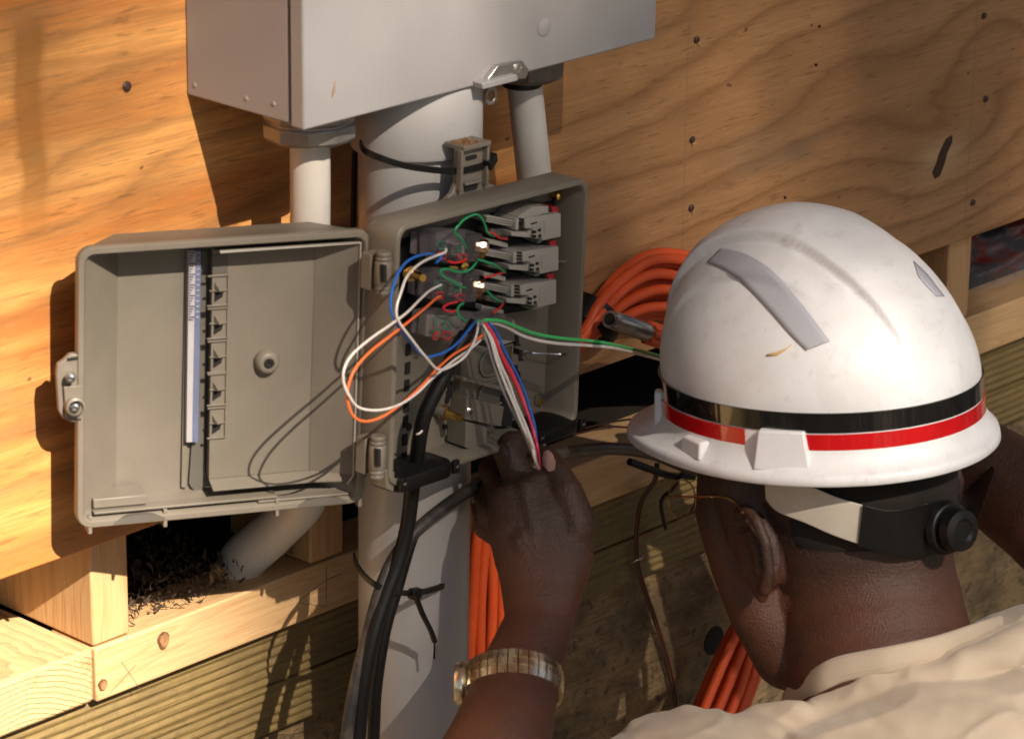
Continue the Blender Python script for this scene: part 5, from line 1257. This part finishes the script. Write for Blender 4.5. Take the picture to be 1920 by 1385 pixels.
# ================================================================== TREE off camera between sun and wall, leaves placed to shape the light
TD = 19.0
def want(X, Z):
    """share of sunlight that reaches the wall plane there"""
    def G(x, z, sx, sz): return math.exp(-((X - x) / sx) ** 2 - ((Z - z) / sz) ** 2)
    s_ = 1 / (1 + math.exp((X + .08 - (Z - 1.0) * .15) / .05))
    t = .21 + .62 * s_
    t -= .62 * G(-.42, 1.36, .22, .20)
    t += .45 * G(-.52, .98, .17, .17)
    t -= .10 * G(-.22, 1.20, .10, .10)
    t -= .62 * G(-.135, .92, .10, .15)
    t += .30 * G(.10, .80, .14, .13)
    t -= .75 * G(-.19, .66, .12, .13)
    t -= .10 * G(.03, 1.2, .07, .15)
    t -= .45 * G(-.29, 1.03, .11, .09)
    t -= .40 * G(-.13, 1.10, .07, .08)
    t += .22 * G(.12, .74, .12, .14)
    t += .25 * G(.25, .50, .3, .16)
    return max(.06, min(1, t))
def plant():
    TC0 = Vector((0, 0, 1.05)) - SUND * TD
    base = Vector((TC0.x, TC0.y, 0)) + Vector((.9, -.4, 0))
    tr = thing('shade_tree', base, 'unseen tree behind the photographer, leaves placed to shape the shade on the wall', 'tree')
    top = Vector((TC0.x + .5, TC0.y - .2, TC0.z + .8))
    MB().tube([base, base + Vector((.1, 0, 2.2)), top - Vector((0, 0, 1.6)), top], lambda t: .14 * (1 - t) + .03, 12, 5).build('trunk', BARK, tr)
    ax1 = SUND.orthogonal().normalized(); ax2 = SUND.cross(ax1); rnd = random.Random(21)
    mb = MB(); n = 0
    for i in range(42000):
        # candidate on the wall plane, then anywhere along the sun ray within the crown
        X = rnd.uniform(-1.5, 1.6); Z = rnd.uniform(.2, 2.2)
        T = want(X, Z) if (-.75 < X < .95 and .5 < Z < 1.7) else .4
        if rnd.random() > -math.log(T) / 3.0: continue
        p = Vector((X, 0, Z)) - SUND * (TD + rnd.uniform(-1.0, 1.0))
        L = rnd.uniform(.0125, .0185); d1 = (ax1 * rnd.uniform(-1, 1) + ax2 * rnd.uniform(-1, 1) + SUND * rnd.uniform(-.5, .5)).normalized(); d2 = d1.cross(SUND + Vector((rnd.uniform(-.4, .4), rnd.uniform(-.4, .4), rnd.uniform(-.4, .4)))).normalized()
        b = len(mb.v); mb.v += [p - d1 * L * 1.5, p + d2 * L * .75 - d1 * L * .2, p + d1 * L * 1.5, p - d2 * L * .75 - d1 * L * .2]; mb.f.append((b, b + 1, b + 2, b + 3)); n += 1
    # crown beyond the part that shades the wall
    for i in range(2600):
        q = Vector((rnd.gauss(0, 1), rnd.gauss(0, 1), rnd.gauss(0, 1))).normalized() * 2.3 * rnd.random() ** .33
        p = TC0 + Vector((.3, -.3, .4)) + q; t_ = -p.y / SUND.y; hx = p + SUND * t_
        if -1.4 < hx.x < 1.5 and .1 < hx.z < 2.2: continue
        L = rnd.uniform(.03, .05); d1 = Vector((rnd.uniform(-1, 1), rnd.uniform(-1, 1), rnd.uniform(-1, 1))).normalized(); d2 = d1.orthogonal().normalized()
        b = len(mb.v); mb.v += [p - d1 * L * 1.5, p + d2 * L * .8, p + d1 * L * 1.5, p - d2 * L * .8]; mb.f.append((b, b + 1, b + 2, b + 3))
    o = mb.build('crown', LEAF, tr, flat=True); o['kind'] = 'stuff'
    for i in range(7):
        q = Vector((rnd.uniform(-1.3, 1.3), rnd.uniform(-1, 1), rnd.uniform(-.2, 1.3))); MB().tube([top - Vector((0, 0, 1.2 + .1 * i)), top + q * .5 - Vector((0, 0, .6)), top + q], lambda t: .035 * (1 - t) + .006, 8, 4).build('limb', BARK, tr)
plant()
def sky_block_tree(x, y, h, r, lb, sd):  # unseen trees added to cut the sky light on the wall
    rnd = random.Random(sd); base = Vector((x, y, 0)); tr = thing('shade_tree', base, lb, 'tree')
    MB().tube([base, base + Vector((rnd.uniform(-.3, .3), 0, h * .5)), base + Vector((0, rnd.uniform(-.3, .3), h * .85))], lambda t: .16 * (1 - t) + .03, 10, 4).build('trunk', BARK, tr)
    mb = MB()
    for i in range(3600):
        q = Vector((rnd.gauss(0, 1), rnd.gauss(0, 1), rnd.gauss(0, 1))).normalized() * rnd.random() ** .4
        p = base + Vector((q.x * r, q.y * r, h * .56 + q.z * h * .44)); L = rnd.uniform(.08, .15)
        d1 = Vector((rnd.uniform(-1, 1), rnd.uniform(-1, 1), rnd.uniform(-1, 1))).normalized(); d2 = d1.orthogonal().normalized()
        b = len(mb.v); mb.v += [p - d1 * L, p + d2 * L * .7, p + d1 * L, p - d2 * L * .7]; mb.f.append((b, b + 1, b + 2, b + 3))
    o = mb.build('crown', LEAF, tr, flat=True); o['kind'] = 'stuff'
sky_block_tree(-5.5, -7.5, 6.5, 2.6, 'added unseen bushy tree blocking sky light, left behind the photographer', 1)
sky_block_tree(4.0, -7.0, 6.0, 2.6, 'added unseen bushy tree blocking sky light, right behind the photographer', 2)
sky_block_tree(-9.5, -3.5, 7.0, 2.8, 'added unseen tall tree blocking sky light, far left beside the wall', 3)
sky_block_tree(8.5, -3.5, 7.0, 2.8, 'added unseen tall tree blocking sky light, far right beside the wall', 4)
sky_block_tree(-.8, -12.0, 8.0, 3.4, 'added unseen broad tree blocking sky light, straight behind the photographer', 5)
